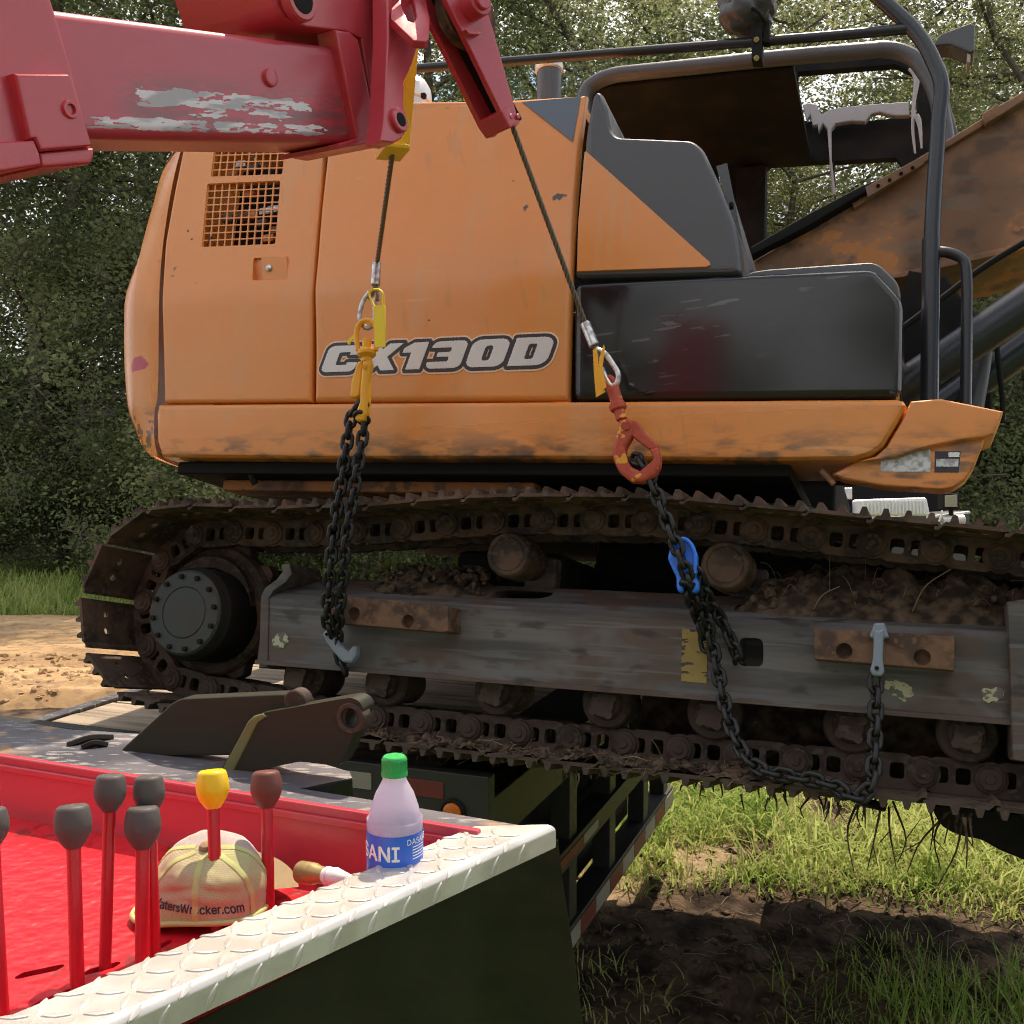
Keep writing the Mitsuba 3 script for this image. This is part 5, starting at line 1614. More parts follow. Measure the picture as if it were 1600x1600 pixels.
obj(f'{W_}__red_rope_head__sheave', xf(lathe([(0.0001, -0.018), (0.085, -0.018), (0.090, -0.014), (0.074, 0.0), (0.090, 0.014), (0.085, 0.018), (0.0001, 0.018)], 48), axm(sc_, nc)), 'm_rustdark')
obj(f'{W_}__red_rope_head__web', xf(rbox(0.42, 0.012, 0.082, 0.003), basis((p0 + p1) / 2 - nc * 0.045 + e_ * (0.045 if (e_ @ RT) > 0 else -0.045) + d_ * 0.02, d_, e_, nc)), 'm_dark')
q = onplane(735, 13, qc, nc)
obj(f'{W_}__red_rope_head__boss', cat(rod(q - nc * 0.01, q + nc * 0.045, 0.034, 28, 0.08), rod(q, q + nc * 0.055, 0.022, 24, 0.1)), 'm_red')
for u_, v_ in ((797, 183), (808, 183)):
    q = onplane(u_, v_, qc, nc)
    obj(f'{W_}__red_rope_head__bolt', rod(q - nc * 0.005, q + nc * 0.007, 0.007, 10, 0.2), 'm_red')
obj(f'{W_}__red_rope_head__lug', plate([(727, 46), (752, 50), (750, 54), (734, 53)], qc + nc * 0.02, nc, 0.02, 0.002), 'm_red')

# unseen red upright added behind the camera, to reflect in the black tool box
obj(f'{W_}__added_mast', xf(rbox(0.42, 0.5, 4.2, 0.03), basis(np.array([-1.75, -0.25, 3.2]), TX, TY, UP)), 'm_red')
obj(f'{W_}__added_mast_foot', xf(rbox(1.6, 1.2, 0.5, 0.03), basis(np.array([-1.9, -0.3, 1.2]), TX, TY, UP)), 'm_sidepanel')
# control tray
ZT, ZF = 1.822, 1.733
wa, wb = onz(0, 1183, ZT), onz(738, 1300.5, ZT)
wd = nrm(wb - wa)
wn = np.array([wd[1], -wd[0], 0])                      # towards the viewer
wa2 = wa - wd * 0.9
fl = lambda pts: np.array([[p[0], p[1]] for p in pts])
inner = [onz(0, 1593, ZT), onz(500, 1386, ZT), onz(742, 1291, ZT)]
fold = [onz(187, 1591, ZT), onz(500, 1453, ZT), onz(866, 1287, ZT)]
pd = nrm(inner[2] - inner[0])
pn = np.array([pd[1], -pd[0], 0])                      # outwards, towards the viewer
pw = float(np.mean([(f_ - inner[0]) @ pn for f_ in fold]))
i0, i1 = inner[0] - pd * 0.8, inner[2]
# floor with lever slots
slot = lambda u, v, u2, v2, w: (lambda a, b: Polygon([tuple((a + wn * w)[:2]), tuple((b + wn * w)[:2]), tuple((b - wn * w)[:2]), tuple((a - wn * w)[:2])]).buffer(0.004))(onz(u, v, ZF), onz(u2, v2, ZF))
flp = Polygon([tuple(wa2[:2]), tuple((wb + wd * 0.02)[:2]), tuple((i1 + pn * 0.03)[:2]), tuple((i0 + pn * 0.03)[:2])]).convex_hull
for sl_ in ((34, 1524, 90, 1512), (140, 1518, 178, 1508), (58, 1570, 110, 1548), (236, 1486, 260, 1474)):
    flp = flp.difference(slot(*sl_, 0.004))
fm = hprism(flp, 0.006)
fm.apply_translation([0, 0, ZF - 0.006])
kt = f'{W_}__control_tray'
obj(kt, fm, 'm_redfloor', 20)
labels[kt] = {'label': 'red control tray floor with oily slots'}
under = bprism(ccw(fl([wa2, wb + wd * 0.02, i1 + pn * 0.03, i0 + pn * 0.03])), 0.01)
under.apply_translation([0, 0, ZF - 0.09])
obj(f'{kt}__drip_pan', under, 'm_dark')
wm = rbox(np.linalg.norm(wb - wa2) + 0.02, 0.012, ZT - ZF + 0.01, 0.003)
obj(f'{kt}__tray_wall', xf(wm, basis((wa2 + wb) / 2 * [1, 1, 0] + [0, 0, (ZT + ZF) / 2], wd, -wn, UP)), 'm_red')
obj(f'{kt}__wall_rim', xf(rbox(np.linalg.norm(wb - wa2), 0.006, 0.010, 0.002), basis((wa2 + wb) / 2 * [1, 1, 0] + [0, 0, ZT - 0.012] + wn * 0.009, wd, -wn, UP)), 'm_red')
# tread plate along the near edge: folded over, pressed with a diamond pattern
L_ = np.linalg.norm(i1 - i0) + 0.0
lip = 0.030
n_a = 10
# a cross section (outwards, up): top, rolled edge, lip
cs_ = [(0, -0.004), (0, 0)] + [(pw - 0.010 + 0.010 * math.sin(t), -0.010 + 0.010 * math.cos(t)) for t in np.linspace(0, math.pi / 2, 7)] + [(pw, -lip), (pw - 0.003, -lip), (pw - 0.003, -0.012), (pw - 0.012, -0.004)]
ext = (i1 - i0) @ pd
m = bprism(np.array(cs_), ext + 0.035, 0.0)
# slanted far end like the picture's corner: shear the end along the plate
v = m.vertices
far = v[:, 2] > 0.5
sk = ((fold[2] - inner[2]) @ pd) / pw
v[far, 2] = ext + sk * v[far, 0]
kp = f'{W_}__tread_plate'
obj(kp, xf(tm(v, m.faces), basis(i0 + [0, 0, 0], pn, UP, np.cross(pn, UP))) if np.dot(np.cross(pn, UP), pd) > 0 else xf(xf(tm(v, m.faces[:, ::-1]), np.diag([1, 1, -1, 1.0])), basis(i0, pn, UP, np.cross(pn, UP))), 'm_tread', 40)
labels[kp] = {'label': 'bright folded diamond tread plate edging the tray'}


def lozenge(L, w, h):
    n = 12
    t = np.linspace(0, 2 * np.pi, n, endpoint=False)
    pr_ = lambda k, z: np.c_[L / 2 * k * np.cos(t), w / 2 * k * np.sin(t) * (1 - 0.45 * np.abs(np.cos(t))), np.full(n, z)]
    v = np.vstack([pr_(1, -0.0004), pr_(0.86, h * 0.7), pr_(0.55, h), [[0, 0, h]]])
    i = np.arange(n)
    j = (i + 1) % n
    f = []
    for k in (0, 1):
        f += [np.stack([k * n + i, k * n + j, (k + 1) * n + j], 1), np.stack([k * n + i, (k + 1) * n + j, (k + 1) * n + i], 1)]
    f.append(np.stack([2 * n + i, 2 * n + j, np.full(n, 3 * n)], 1))
    return tm(v, np.vstack(f))


lz = lozenge(0.0275, 0.0082, 0.0018)
loz = []
stp = 0.0245
dv = lambda s_, t_: i0 + pd * s_ + pn * t_
for ia in range(int(ext / stp) + 2):
    for it in range(6):
        s_, t_ = ia * stp, it * stp + 0.006
        if s_ > ext + sk * t_ - 0.006:
            continue
        odd = (ia + it) % 2
        ang = math.radians(45 if odd else -45)
        x_ = math.cos(ang) * pd + math.sin(ang) * pn
        if t_ < pw - 0.012:
            loz.append(xf(lz, basis(dv(s_, t_), x_, np.cross(UP, x_), UP)))
    for row in (0,):
        s_ = ia * stp
        if s_ > ext + sk * pw - 0.006:
            continue
        odd = ia % 2
        ang = math.radians(58 if odd else 118)
        x_ = math.cos(ang) * pd + math.sin(ang) * UP
        if odd:
            loz.append(xf(lz, basis(dv(s_, pw) - UP * 0.019, x_, np.cross(pn, x_), pn)))
        else:
            n_ = nrm(pn + UP)
            x_ = nrm(pd * 0.75 + nrm(UP - pn) * 0.5)
            loz.append(xf(lozenge(0.022, 0.008, 0.0016), basis(dv(s_, pw - 0.003) - UP * 0.003, x_, np.cross(n_, x_), n_)))
obj(f'{kp}__raised_diamonds', cat(loz), 'm_tread', 40)
labels[f'{kp}__raised_diamonds'] = {'label': 'raised diamond tread marks', 'kind': 'stuff'}
# black flank below the tread plate
pf = fold[2] - UP * 0.022 - pn * 0.004
side_px = [(-300, 1900), (873, 1312), (880, 1375), (896, 1480), (912, 1602), (940, 1800), (400, 2400), (-300, 2500)]
obj(f'{W_}__flank', plate(side_px, pf, pn, 0.02, 0.002), 'm_sidepanel')
labels[f'{W_}__flank'] = {'label': 'glossy black side of the truck body'}

# rear deck behind the tray with two drilled lugs
ZD = 1.812
dk = [(-260, 1115), (0, 1122), (110, 1139), (235, 1147), (330, 1168), (440, 1191), (476, 1184), (548, 1205), (551, 1215), (470, 1231), (600, 1252), (770, 1281), (862, 1297), (750, 1306), (0, 1186), (-260, 1145)]
dp = fl([onz(u, v, ZD) for u, v in dk])
dm = bprism(dp, 0.022, 0.003)
dm.apply_translation([0, 0, ZD - 0.022])
obj(f'{W_}__steel_deck', dm, 'm_deck', 30)
labels[f'{W_}__steel_deck'] = {'label': 'scraped dark steel deck behind the tray'}
dk2 = fl([onz(u, v, ZD - 0.03) for u, v in [(-260, 1160), (470, 1246), (600, 1268), (800, 1304), (750, 1318), (0, 1200), (-260, 1165)]])
dm = bprism(dk2, 0.35)
dm.apply_translation([0, 0, ZD - 0.38])
obj(f'{W_}__deck_edge', dm, 'm_sidepanel', 30)
obj(f'{W_}__steel_deck__tab', plate([(470, 1233), (551, 1216), (554, 1262), (476, 1262)], onz(510, 1224, ZD), nrm(camdir(0.6, 0.0, -0.8)), 0.02, 0.002), 'm_sidepanel')
for i_, (u_, v_, u2, v2) in enumerate(((106, 1165, 176, 1153), (128, 1169, 168, 1165))):
    a_, b_ = onz(u_, v_, ZD + 0.001), onz(u2, v2, ZD + 0.001)
    obj(f'{W_}__steel_deck__torn_strip', tube(spline([a_, (a_ + b_) / 2 + [0, 0, 0.006], b_], 10), 0.006, 6), 'm_dark')
nl = -TY
l1 = [(187, 1173), (268, 1099), (281, 1092), (438, 1085), (458, 1086), (474, 1096), (476, 1112), (455, 1150), (420, 1180), (200, 1182)]
q1 = onz(260, 1181, ZD)
obj(f'{W_}__lug', plate(l1, q1, nl, 0.03, 0.003, 0.01), 'm_lug')
labels[f'{W_}__lug'] = {'label': 'nearly black lug plate, the farther of two'}
qb = onplane(462, 1097, q1, nl)
obj(f'{W_}__lug__bush', cat(rod(qb - nl * 0.02, qb + nl * 0.004, 0.019, 24, 0.1)), 'm_track')
l2 = [(340, 1215), (345, 1203), (390, 1126), (399, 1118), (410, 1114), (534, 1092), (550, 1090), (562, 1096), (568, 1108), (556, 1140), (530, 1197), (468, 1190), (400, 1204)]
q2 = onz(400, 1207, ZD)
hole = [(548 + 9 * math.cos(t), 1122 + 16 * math.sin(t)) for t in np.linspace(0, 2 * np.pi, 20, endpoint=False)]
obj(f'{W_}__lug', plate(l2, q2, nl, 0.035, 0.0, 0.006, [hole]), 'm_lug', 30)
labels[f'{W_}__lug_001'] = {'label': 'dark olive lug plate with a drilled hole, the nearer of two'}
qb = onplane(548, 1122, q2, nl)
obj(f'{W_}__lug_001__bush', xf(lathe([(0.0150, -0.04), (0.0150, 0.002), (0.016, 0.0035), (0.021, 0.0035), (0.0225, 0.001), (0.0225, -0.02)], 28), axm(qb, nl)), 'm_track')
obj(f'{W_}__lug_001__chamfer', plate([(341, 1212), (387, 1127), (396, 1119), (410, 1115), (416, 1120), (402, 1130), (362, 1210)], q2 + nl * 0.003, nl, 0.03, 0.003), 'm_lugolive_lit')  # sunlit left edge of the lug, put in as a lighter colour

# control levers: knob pixel, base pixel, knob half-width (px), material
levers = [((-12, 1290), (6, 1606), 25, 'm_rubber'), ((114, 1289), (121, 1545), 28.5, 'm_rubber'), ((172, 1237), (164, 1510), 24.5, 'm_rubber'), ((233, 1239), (242, 1492), 24.5, 'm_rubber'),
          ((223, 1291), (222, 1510), 28, 'm_rubber'), ((332, 1231), (339, 1452), 25.5, 'm_knobyellow'), ((416, 1231), (420, 1424), 24.5, 'm_knobbrown')]
lab = ['grey knobbed lever cut off by the left picture edge', 'grey knobbed lever, second from the left', 'grey knobbed lever behind, third from the left', 'grey knobbed lever partly hidden by the one in front', 'grey knobbed lever in front of the hat', 'lever with a yellow knob', 'lever with a brown knob']
for (ku, kv), (bu, bv), w_, mt in levers:
    b_ = onz(bu, bv, ZF)
    z_ = float((b_ - CAM) @ FW)
    kz = z_ + 0.015
    kc = P(ku, kv, kz)
    R_k = w_ / F * kz
    up = nrm(kc - b_)
    k = f'{W_}__control_lever'
    n = 1
    while k in labels or k + '__rod' in scene:
        k = f'{W_}__control_lever_{n:03d}'
        n += 1
    labels[k] = {'label': lab.pop(0)}
    pr_ = [(0.0001, -1.22), (0.42, -1.22), (0.50, -1.15), (0.56, -1.05), (0.80, -0.72), (0.97, -0.28), (1.0, 0.02), (0.97, 0.42), (0.88, 0.84), (0.82, 0.98), (0.70, 1.06), (0.40, 1.085), (0.0001, 1.09)]
    obj(k + '__rod', cat(rod(b_ - up * 0.05, kc - up * R_k * 1.15, R_k * 0.385, 20, 0.05), rod(kc - up * R_k * 1.38, kc - up * R_k * 1.2, R_k * 0.40, 18, 0.1)), 'm_rodred')
    obj(k + '__knob', xf(lathe([(x_ * R_k, y_ * R_k) for x_, y_ in pr_], 32), axm(kc, up)), mt, 40)

# ================================================================== things lying in the tray
# water bottle
bq = onz(618, 1455, ZF)
tz = float((bq - CAM) @ FW)
S_ = (42.0 / F * tz) / 0.0325                                    # its size from its width in the picture
top_z = P(605, 1176, tz)[2]
Hb = (top_z - ZF) / S_
B_ = 'water_bottle'
tag(B_, 'clear plastic water bottle with green cap and blue label, condensation inside', 'bottle')
mb = basis(bq, RT * S_, np.array([0, 1, 0]) * S_, UP * S_)
hh = Hb - 0.024
body = [(0.0001, 0.002), (0.024, 0.0), (0.031, 0.006), (0.0325, 0.014), (0.0325, 0.04), (0.0315, 0.043), (0.0325, 0.046), (0.0325, 0.128), (0.0312, 0.131), (0.0325, 0.134), (0.0312, 0.137), (0.0335, 0.141), (0.0335, hh - 0.072), (0.0320, hh - 0.055), (0.0285, hh - 0.037), (0.023, hh - 0.021), (0.0165, hh - 0.009), (0.0142, hh - 0.004), (0.0138, hh + 0.012), (0.0001, hh + 0.012)]
body = [(r_, z_) for r_, z_ in body]
obj(f'{B_}__body', xf(lathe(body, 48), mb), 'm_frost', 40)
capm = lathe([(0.0001, Hb), (0.0125, Hb), (0.0142, Hb - 0.0015), (0.0147, Hb - 0.004), (0.0150, hh + 0.006), (0.0156, hh + 0.005), (0.0158, hh + 0.0005), (0.0001, hh + 0.0005)][::-1], 48)
rib = cat([xf(rbox(0.0006, 0.0008, Hb - hh - 0.010, 0.0001), basis(np.array([0.01500 * math.cos(t), 0.01500 * math.sin(t), (Hb + hh) / 2 + 0.001]), [math.cos(t), math.sin(t), 0], [-math.sin(t), math.cos(t), 0], [0, 0, 1])) for t in np.arange(60) * math.pi / 30])
obj(f'{B_}__cap', xf(cat(capm, rib), mb), 'm_capgreen', 40)
obj(f'{B_}__label', xf(lathe([(0.0340, 0.050), (0.0340, 0.128)], 64), mb), 'm_labelblue', True)


def wrap(text, h, z, ang, r_, bold=False):
    """Lettering bent round an upright cylinder, its middle at the angle ang from the viewer's side (to the right positive)."""
    t = meshkit.text_mesh(text, h, 0.0004, bold)
    v = t.vertices.copy()
    w = v[:, 0].max()
    a = -math.pi / 2 + ang + (v[:, 0] - w / 2) / r_
    rr_ = r_ + v[:, 2]
    return tm(np.c_[rr_ * np.cos(a), rr_ * np.sin(a), z + v[:, 1]], t.faces)


obj(f'{B_}__lettering', xf(wrap('DASANI', 0.0170, 0.099, -1.06, 0.0343, True), mb), 'm_white', False)
obj(f'{B_}__lettering', xf(wrap('DASANI', 0.0068, 0.1165, 1.05, 0.0343), mb), 'm_white', False)
for z_ in (0.1125, 0.109, 0.1055, 0.102, 0.0985):
    t0 = -math.pi / 2 + 0.76
    a_ = np.linspace(t0, t0 + 0.62, 10)
    st_ = np.vstack([np.c_[0.0343 * np.cos(a_), 0.0343 * np.sin(a_), np.full(10, z_)], np.c_[0.0343 * np.cos(a_), 0.0343 * np.sin(a_), np.full(10, z_ + 0.0012)]])
    i_ = np.arange(9)
    obj(f'{B_}__small_print', xf(tm(st_, np.vstack([np.stack([i_, i_ + 1, i_ + 11], 1), np.stack([i_, i_ + 11, i_ + 10], 1)])), mb), 'm_white', False)

# mesh-backed cap, seen from behind, lying crumpled on the tray floor
C_ = 'mesh_cap'
tag(C_, 'dirty yellow green mesh backed cap lying behind the levers', 'cap')
hq = onz(322, 1440, ZF) + np.array([0, 0.03, 0])
tz = float((hq - CAM) @ FW)
sx_ = 85.0 / F * tz
hz = 0.86 * (P(330, 1293, tz)[2] - ZF)
NT, NP = 120, 40
th_ = np.linspace(0, 2 * np.pi, NT, endpoint=False)
ph_ = np.linspace(0, math.pi / 2, NP)
tilt = trimesh.transformations.rotation_matrix(math.radians(17), [1, 0, 0])[:3, :3]


def cap_pt(t, p, lift=0.0):
    """A point of the crown: angle t round it (0 = right, -90 degrees = the back, towards the viewer), p from rim (0) to top."""
    t, p = np.asarray(t, float), np.asarray(p, float)
    r_ = np.cos(p) ** 0.52
    z_ = np.sin(p) ** 0.86
    back = np.exp(-(np.angle(np.exp(1j * (t + math.pi / 2))) / 0.75) ** 2)
    left = np.exp(-(np.angle(np.exp(1j * (t - math.pi - 0.35))) / 0.55) ** 2)
    z_ = z_ + (1 - z_) * 0.14 * back
    r_ = r_ * (1 + 0.42 * left * (1 - z_) ** 1.6)
    d = np.stack([r_ * np.cos(t), r_ * np.sin(t), z_], -1)
    n = meshkit.fbm(d * 2.1 + 5, 3, 5) - 0.5
    f1 = np.exp(-((z_ - 0.80 + 0.30 * np.abs(np.cos(t))) / 0.07) ** 2) * back * np.abs(np.cos(t)) ** 0.5     # the fold either side of the button
    f2 = np.exp(-((z_ - 0.50 + 0.25 * np.cos(t)) / 0.08) ** 2) * back
    k = 1 + 0.16 * n * np.sin(np.clip(2 * p, 0, math.pi)) ** 0.5 - 0.11 * f1 - 0.045 * f2 + lift
    q = d * np.stack([k, k, 1 + 0.10 * n * np.sin(p) + 0.6 * lift], -1)
    q = q * np.array([sx_, sx_ * 1.05, hz])
    w = np.clip(z_, 0, 1)[..., None]
    return q * (1 - w) + (q @ tilt.T) * w


hm = basis(hq + [0, 0, 0.004], RT, np.array([0, 1, 0]), UP)


def crown_part(keep):
    T2, P2 = np.meshgrid(np.r_[th_, 2 * np.pi], ph_)
    v = cap_pt(T2, P2).reshape(-1, 3)
    n = NT + 1
    i, j = np.meshgrid(np.arange(NP - 1), np.arange(NT), indexing='ij')
    s_ = keep(th_[j] + 0.5 * 2 * np.pi / NT)
    i, j = i[s_], j[s_]
    a = i * n + j
    m = tm(v, np.vstack([np.stack([a, a + 1, a + n + 1], 1), np.stack([a, a + n + 1, a + n], 1)]))
    m.remove_unreferenced_vertices()
    return m


obj(f'{C_}__mesh_panel', xf(crown_part(lambda t: np.sin(t) < 0.12), hm), 'm_hat', True)
obj(f'{C_}__cloth_panel', xf(crown_part(lambda t: np.sin(t) >= 0.12), hm), 'm_hatfront', True)
labels[f'{C_}__cloth_panel'] = {'label': 'greyish solid front of the cap'}
for t0 in (-math.pi / 2, 0.12, math.pi - 0.12, -math.pi / 2 - 1.05, -math.pi / 2 + 1.05):
    pp = np.linspace(0.02, math.pi / 2 - 0.04, 26)
    wd_ = 0.055 / np.maximum(np.cos(pp) ** 0.5, 0.15)
    A_, B_2 = cap_pt(t0 - wd_, pp, 0.012), cap_pt(t0 + wd_, pp, 0.012)
    v = np.vstack([A_, cap_pt(t0 + 0 * pp, pp, 0.022), B_2])
    i_ = np.arange(25)
    f = []
    for o_ in (0, 26):
        f += [np.stack([o_ + i_, o_ + 26 + i_, o_ + 27 + i_], 1), np.stack([o_ + i_, o_ + 27 + i_, o_ + 1 + i_], 1)]
    obj(f'{C_}__seam', xf(tm(v, np.vstack(f)), hm), 'm_hatseam', True)
ap = cap_pt(0.0, math.pi / 2)
obj(f'{C_}__button', xf(lathe([(0.0001, 0.004), (0.006, 0.003), (0.008, 0.0), (0.0001, -0.001)][::-1], 18), hm @ axm(ap + [0, 0, 0.001], tilt @ UP)), 'm_hatbrim')
obj(f'{C_}__band', xf(tube(cap_pt(th_, 0 * th_ + 0.03, 0.006), 0.0035, 6, True), hm), 'm_hatseam', True)
t_ = meshkit.text_mesh('WatersWrecker.com', 0.0125, 0.0006, True)
v = t_.vertices.copy()
w = v[:, 0].max()
u_ = v[:, 0] / w
ang = -math.pi / 2 - 0.02 + (u_ - 0.5) * 1.75
zz = (0.036 - 0.012 * u_ + v[:, 1]) / hz
pp = np.arcsin(np.clip((zz - 0.10) / 0.90, 0.01, 1) ** (1 / 0.86))
obj(f'{C_}__lettering', xf(tm(cap_pt(ang, pp, 0.012) , t_.faces), hm), 'm_ink', False)
br = []
for r_ in np.linspace(0.85, 1.55, 9):
    br.append([[r_ * sx_ * math.cos(t), r_ * sx_ * math.sin(t), 0.016 + 0.022 * math.cos((t - 1.5) * 1.3) * (r_ - 0.8)] for t in np.linspace(0.25, 2.75, 26)])
br = np.array(br).reshape(-1, 3)
i_ = (np.arange(8)[:, None] * 26 + np.arange(25)[None]).ravel()
obj(f'{C_}__brim', xf(tm(br, np.vstack([np.stack([i_, i_ + 1, i_ + 27], 1), np.stack([i_, i_ + 27, i_ + 26], 1)])), hm), 'm_hatbrim', True)

# brass coupling with a white plug
q0 = P(468, 1362, 1.32)
qd = nrm(P(548, 1374, 1.28) - q0)
K_ = 'hose_coupling'
tag(K_, 'small brass hose coupling with a white end lying beside the bottle', 'coupling')
obj(f'{K_}__brass', xf(lathe([(0.008, 0.0), (0.0125, 0.0), (0.0135, 0.002), (0.0135, 0.016), (0.0125, 0.017), (0.0135, 0.018), (0.0130, 0.026), (0.011, 0.030), (0.010, 0.040), (0.0001, 0.040)], 28), axm(q0, qd)), 'm_brass')
obj(f'{K_}__bore', xf(lathe([(0.008, 0.0), (0.008, 0.012), (0.0001, 0.012)], 20), axm(q0, qd)), 'm_dark')
obj(f'{K_}__white_end', xf(lathe([(0.0092, 0.036), (0.0092, 0.043), (0.0115, 0.044), (0.0115, 0.047), (0.009, 0.048), (0.011, 0.052), (0.0115, 0.058), (0.009, 0.066), (0.006, 0.078), (0.006, 0.12), (0.0001, 0.12)], 24), axm(q0, qd)), 'm_white')

# ================================================================== THE TRAILER
L_T = 'flatbed_trailer'
tag(L_T, 'black flatbed trailer with wood planked deck and striped rear bar under the excavator', 'trailer')
TO = P(1050, 1253, 5.40)
TO = np.array([TO[0], TO[1], 0.0])                               # rear far corner on the ground
Wt = 2.40
MT = basis(TO, TX, TY, UP)                                       # x rearwards (right), y away
tl = lambda p: (lambda q: np.array([q @ TX, q @ TY, q[2]]))(np.asarray(p) - TO)
ZDk = 1.26
left_end = tl(onz(160, 1094, ZDk))[0]


def tbox(x0, x1, y0, y1, z0, z1, r=0.004):
    m = rbox(x1 - x0, y1 - y0, z1 - z0, r)
    m.apply_translation([(x0 + x1) / 2, (y0 + y1) / 2, (z0 + z1) / 2])
    return xf(m, MT)


np_ = 12
pwid = Wt / np_
for i_ in range(np_):
    y0 = -Wt + i_ * pwid
    gp = 0.030 if i_ in (3, 4) else 0.006
    obj(f'{L_T}__plank', tbox(left_end + 0.06 + rng.uniform(0, 0.004), -0.30, y0 + gp / 2, y0 + pwid - gp / 2, ZDk - 0.04, ZDk + rng.uniform(-0.003, 0.003)), 'm_wood')
obj(f'{L_T}__metal_rail', tbox(left_end, left_end + 0.055, -Wt, 0, ZDk - 0.12, ZDk + 0.012), 'm_deck')
obj(f'{L_T}__frame', cat(tbox(left_end + 0.02, -0.02, -Wt + 0.03, -0.03, ZDk - 0.10, ZDk - 0.045), tbox(left_end, -0.25, -Wt + 0.7, -Wt + 0.85, 0.62, ZDk - 0.10), tbox(left_end, -0.25, -0.85, -0.7, 0.62, ZDk - 0.10)), 'm_trailer')
nz = lambda u, v: tl(onplane(u, v, TO - TY * Wt, TY))
zs0, zs1 = nz(680, 1241)[2], nz(680, 1215)[2]
obj(f'{L_T}__metal_rail', tbox(left_end, -0.02, -Wt - 0.03, -Wt + 0.02, zs0 - 0.12, max(ZDk - 0.02, zs1 + 0.03)), 'm_trailer')
for (ua, ub, mt, nm) in ((548, 588, 'm_tapewhite', 'white'), (626, 700, 'm_tapered', 'red')):
    obj(f'{L_T}__{nm}_tape', tbox(nz(ua, 1228)[0], nz(ub, 1228)[0], -Wt - 0.034, -Wt - 0.028, zs0, zs1, 0.001), mt)
q = nz(715, 1263)
obj(f'{L_T}__marker_lamp', xf(lathe([(0.0001, 0.022), (0.02, 0.021), (0.028, 0.016), (0.031, 0.006), (0.0001, 0.0)][::-1], 28), axm(TO + TX * q[0] - TY * (Wt + 0.030) + UP * q[2], -TY)), 'm_amber')
labels[f'{L_T}__marker_lamp'] = {'label': 'round amber marker lamp'}
obj(f'{L_T}__marker_lamp__bezel', xf(lathe([(0.031, 0.0), (0.031, 0.012), (0.036, 0.014), (0.040, 0.010), (0.040, 0.0)][::-1], 28), axm(TO + TX * q[0] - TY * (Wt + 0.030) + UP * q[2], -TY)), 'm_dark')
# rear frame: upper rail, striped lower bar, uprights
rx = lambda u, v: tl(onplane(u, v, TO, TX))
zb0, zb1 = rx(1047, 1262)[2], rx(1047, 1240)[2]
zu0, zu1 = rx(976, 1250)[2], rx(976, 1222)[2]
obj(f'{L_T}__cross_rail', tbox(-0.10, 0.0, -Wt, 0.0, zu0, zu1), 'm_trailer')
obj(f'{L_T}__bumper_bar', tbox(-0.10, 0.0, -Wt, 0.02, zb0, zb1 + 0.02), 'm_trailer')
obj(f'{L_T}__header', tbox(-0.30, -0.02, -Wt, 0.0, ZDk - 0.14, ZDk + 0.01), 'm_trailer')
for y0 in (-1.62, -1.08, -0.5, -0.08):
    obj(f'{L_T}__upright', tbox(-0.09, -0.015, y0 - 0.045, y0 + 0.045, zb1 + 0.0, ZDk - 0.1), 'm_trailer')
for y0 in (-1.4, -0.7):
    obj(f'{L_T}__brace', xf(rbox(0.05, 0.05, 0.9, 0.004), axm(TO + TX * -0.45 + TY * y0 + UP * 0.8, nrm(TX * 0.7 + UP * 0.6))), 'm_trailer')
for i_ in range(12):
    y0 = 0.02 - (i_ + 1) * 0.2
    obj(f'{L_T}__{"red" if i_ % 2 else "white"}_tape', tbox(-0.002, 0.003, y0 + 0.004, y0 + 0.196, zb0 + 0.012, zb1 + 0.004, 0.001), 'm_tapered' if i_ % 2 else 'm_tapewhite')
for (u0, u1) in ((874, 912), (912, 934)):
    a_, b_ = rx(u0, 1290), rx(u1, 1250)
    obj(f'{L_T}__{"red" if u0 == 874 else "white"}_tape', tbox(-0.002, 0.003, a_[1], b_[1], zu0 + 0.02, zu1 - 0.02, 0.001), 'm_tapered' if u0 == 874 else 'm_tapewhite')
obj(f'{L_T}__frame_box', tbox(-1.6, -0.16, -Wt + 0.2, -0.25, 0.50, ZDk - 0.12, 0.02), 'm_dark')
obj(f'{L_T}__mud_flap', tbox(-0.62, -0.60, -Wt + 0.05, -Wt + 0.62, 0.25, 0.85), 'm_dark')

# ================================================================== a second truck far behind, seen under the excavator's nose
V_ = 'parked_truck'
tag(V_, 'blue and white truck with a white light bar far behind, under the orange nose', 'truck')
ZV = 9.0
vq = lambda u, v, d=0.0: P(u, v, ZV + d)
nv = -FW


def vplate(px, d, thick, r=0.01):
    return plate(px, vq(1400, 800, d), nv, thick, r)


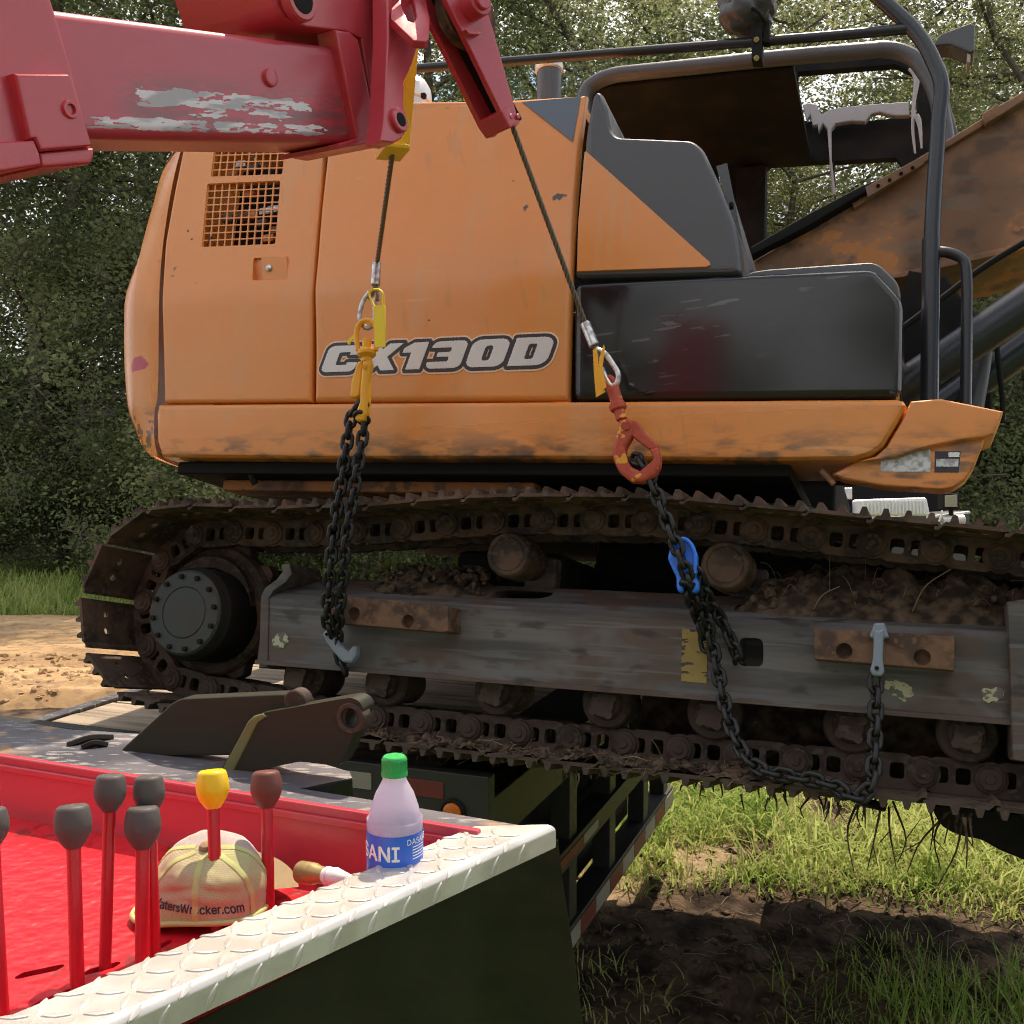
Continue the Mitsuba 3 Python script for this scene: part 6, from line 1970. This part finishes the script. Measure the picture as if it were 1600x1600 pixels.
obj(f'{V_}__cab', vplate([(1270, 758), (1500, 752), (1500, 1010), (1270, 1010)], 0.9, 1.5, 0.03), 'm_dark')
obj(f'{V_}__blue_post', vplate([(1297, 755), (1318, 755), (1318, 900), (1297, 900)], 0.5, 0.4), 'm_bluepaint')
obj(f'{V_}__grey_box', vplate([(1320, 762), (1332, 762), (1332, 780), (1320, 780)], 0.45, 0.1), 'm_silver')
obj(f'{V_}__mirror', cat(vplate([(1298, 803), (1301, 786), (1322, 784), (1324, 803)], 0.2, 0.1), tube([vq(1318, 784, 0.2), vq(1325, 786, 0.2), vq(1324, 800, 0.2)], 0.008, 8)), 'm_dark')
obj(f'{V_}__light_bar', vplate([(1347, 806), (1346, 783), (1350, 780), (1446, 777), (1449, 780), (1454, 804), (1448, 806)], 0.0, 0.25, 0.02), 'm_white')
labels[f'{V_}__light_bar'] = {'label': 'white ribbed light bar'}
for i_ in range(18):
    u_ = 1350 + i_ * 5.5
    obj(f'{V_}__light_bar__rib', vplate([(u_, 803), (u_, 782), (u_ + 2.2, 782), (u_ + 2.2, 803)], -0.02, 0.04, 0.003), 'm_white')
obj(f'{V_}__deck_plate', vplate([(1326, 812), (1515, 798), (1515, 900), (1326, 900)], 0.3, 0.6, 0.01), 'm_greyplastic')
obj(f'{V_}__rail', vplate([(1454, 806), (1516, 799), (1516, 802), (1454, 810)], 0.1, 0.1, 0.003), 'm_white')
obj(f'{V_}__tank', rod(vq(1472, 814, 0.05), vq(1506, 812, 0.05), 0.045, 24, 0.1), 'm_silver')
obj(f'{V_}__work_lamp', vplate([(1474, 795), (1474, 771), (1499, 770), (1499, 795)], 0.0, 0.12, 0.01), 'm_dark')
obj(f'{V_}__work_lamp__lens', vplate([(1477, 792), (1477, 774), (1496, 773), (1496, 792)], -0.01, 0.03, 0.004), 'm_lens')
obj(f'{V_}__work_lamp__stalk', tube([vq(1486, 794, 0.05), vq(1486, 812, 0.05)], 0.02, 10), 'm_dark')
obj(f'{V_}__antenna', tube([vq(1467, 815, -0.02), vq(1471, 805, -0.02), vq(1472, 797, -0.02)], 0.008, 6), 'm_white')
obj(f'{V_}__body', vplate([(1290, 850), (1520, 850), (1520, 1130), (1290, 1130)], 0.6, 3.0, 0.03), 'm_dark')
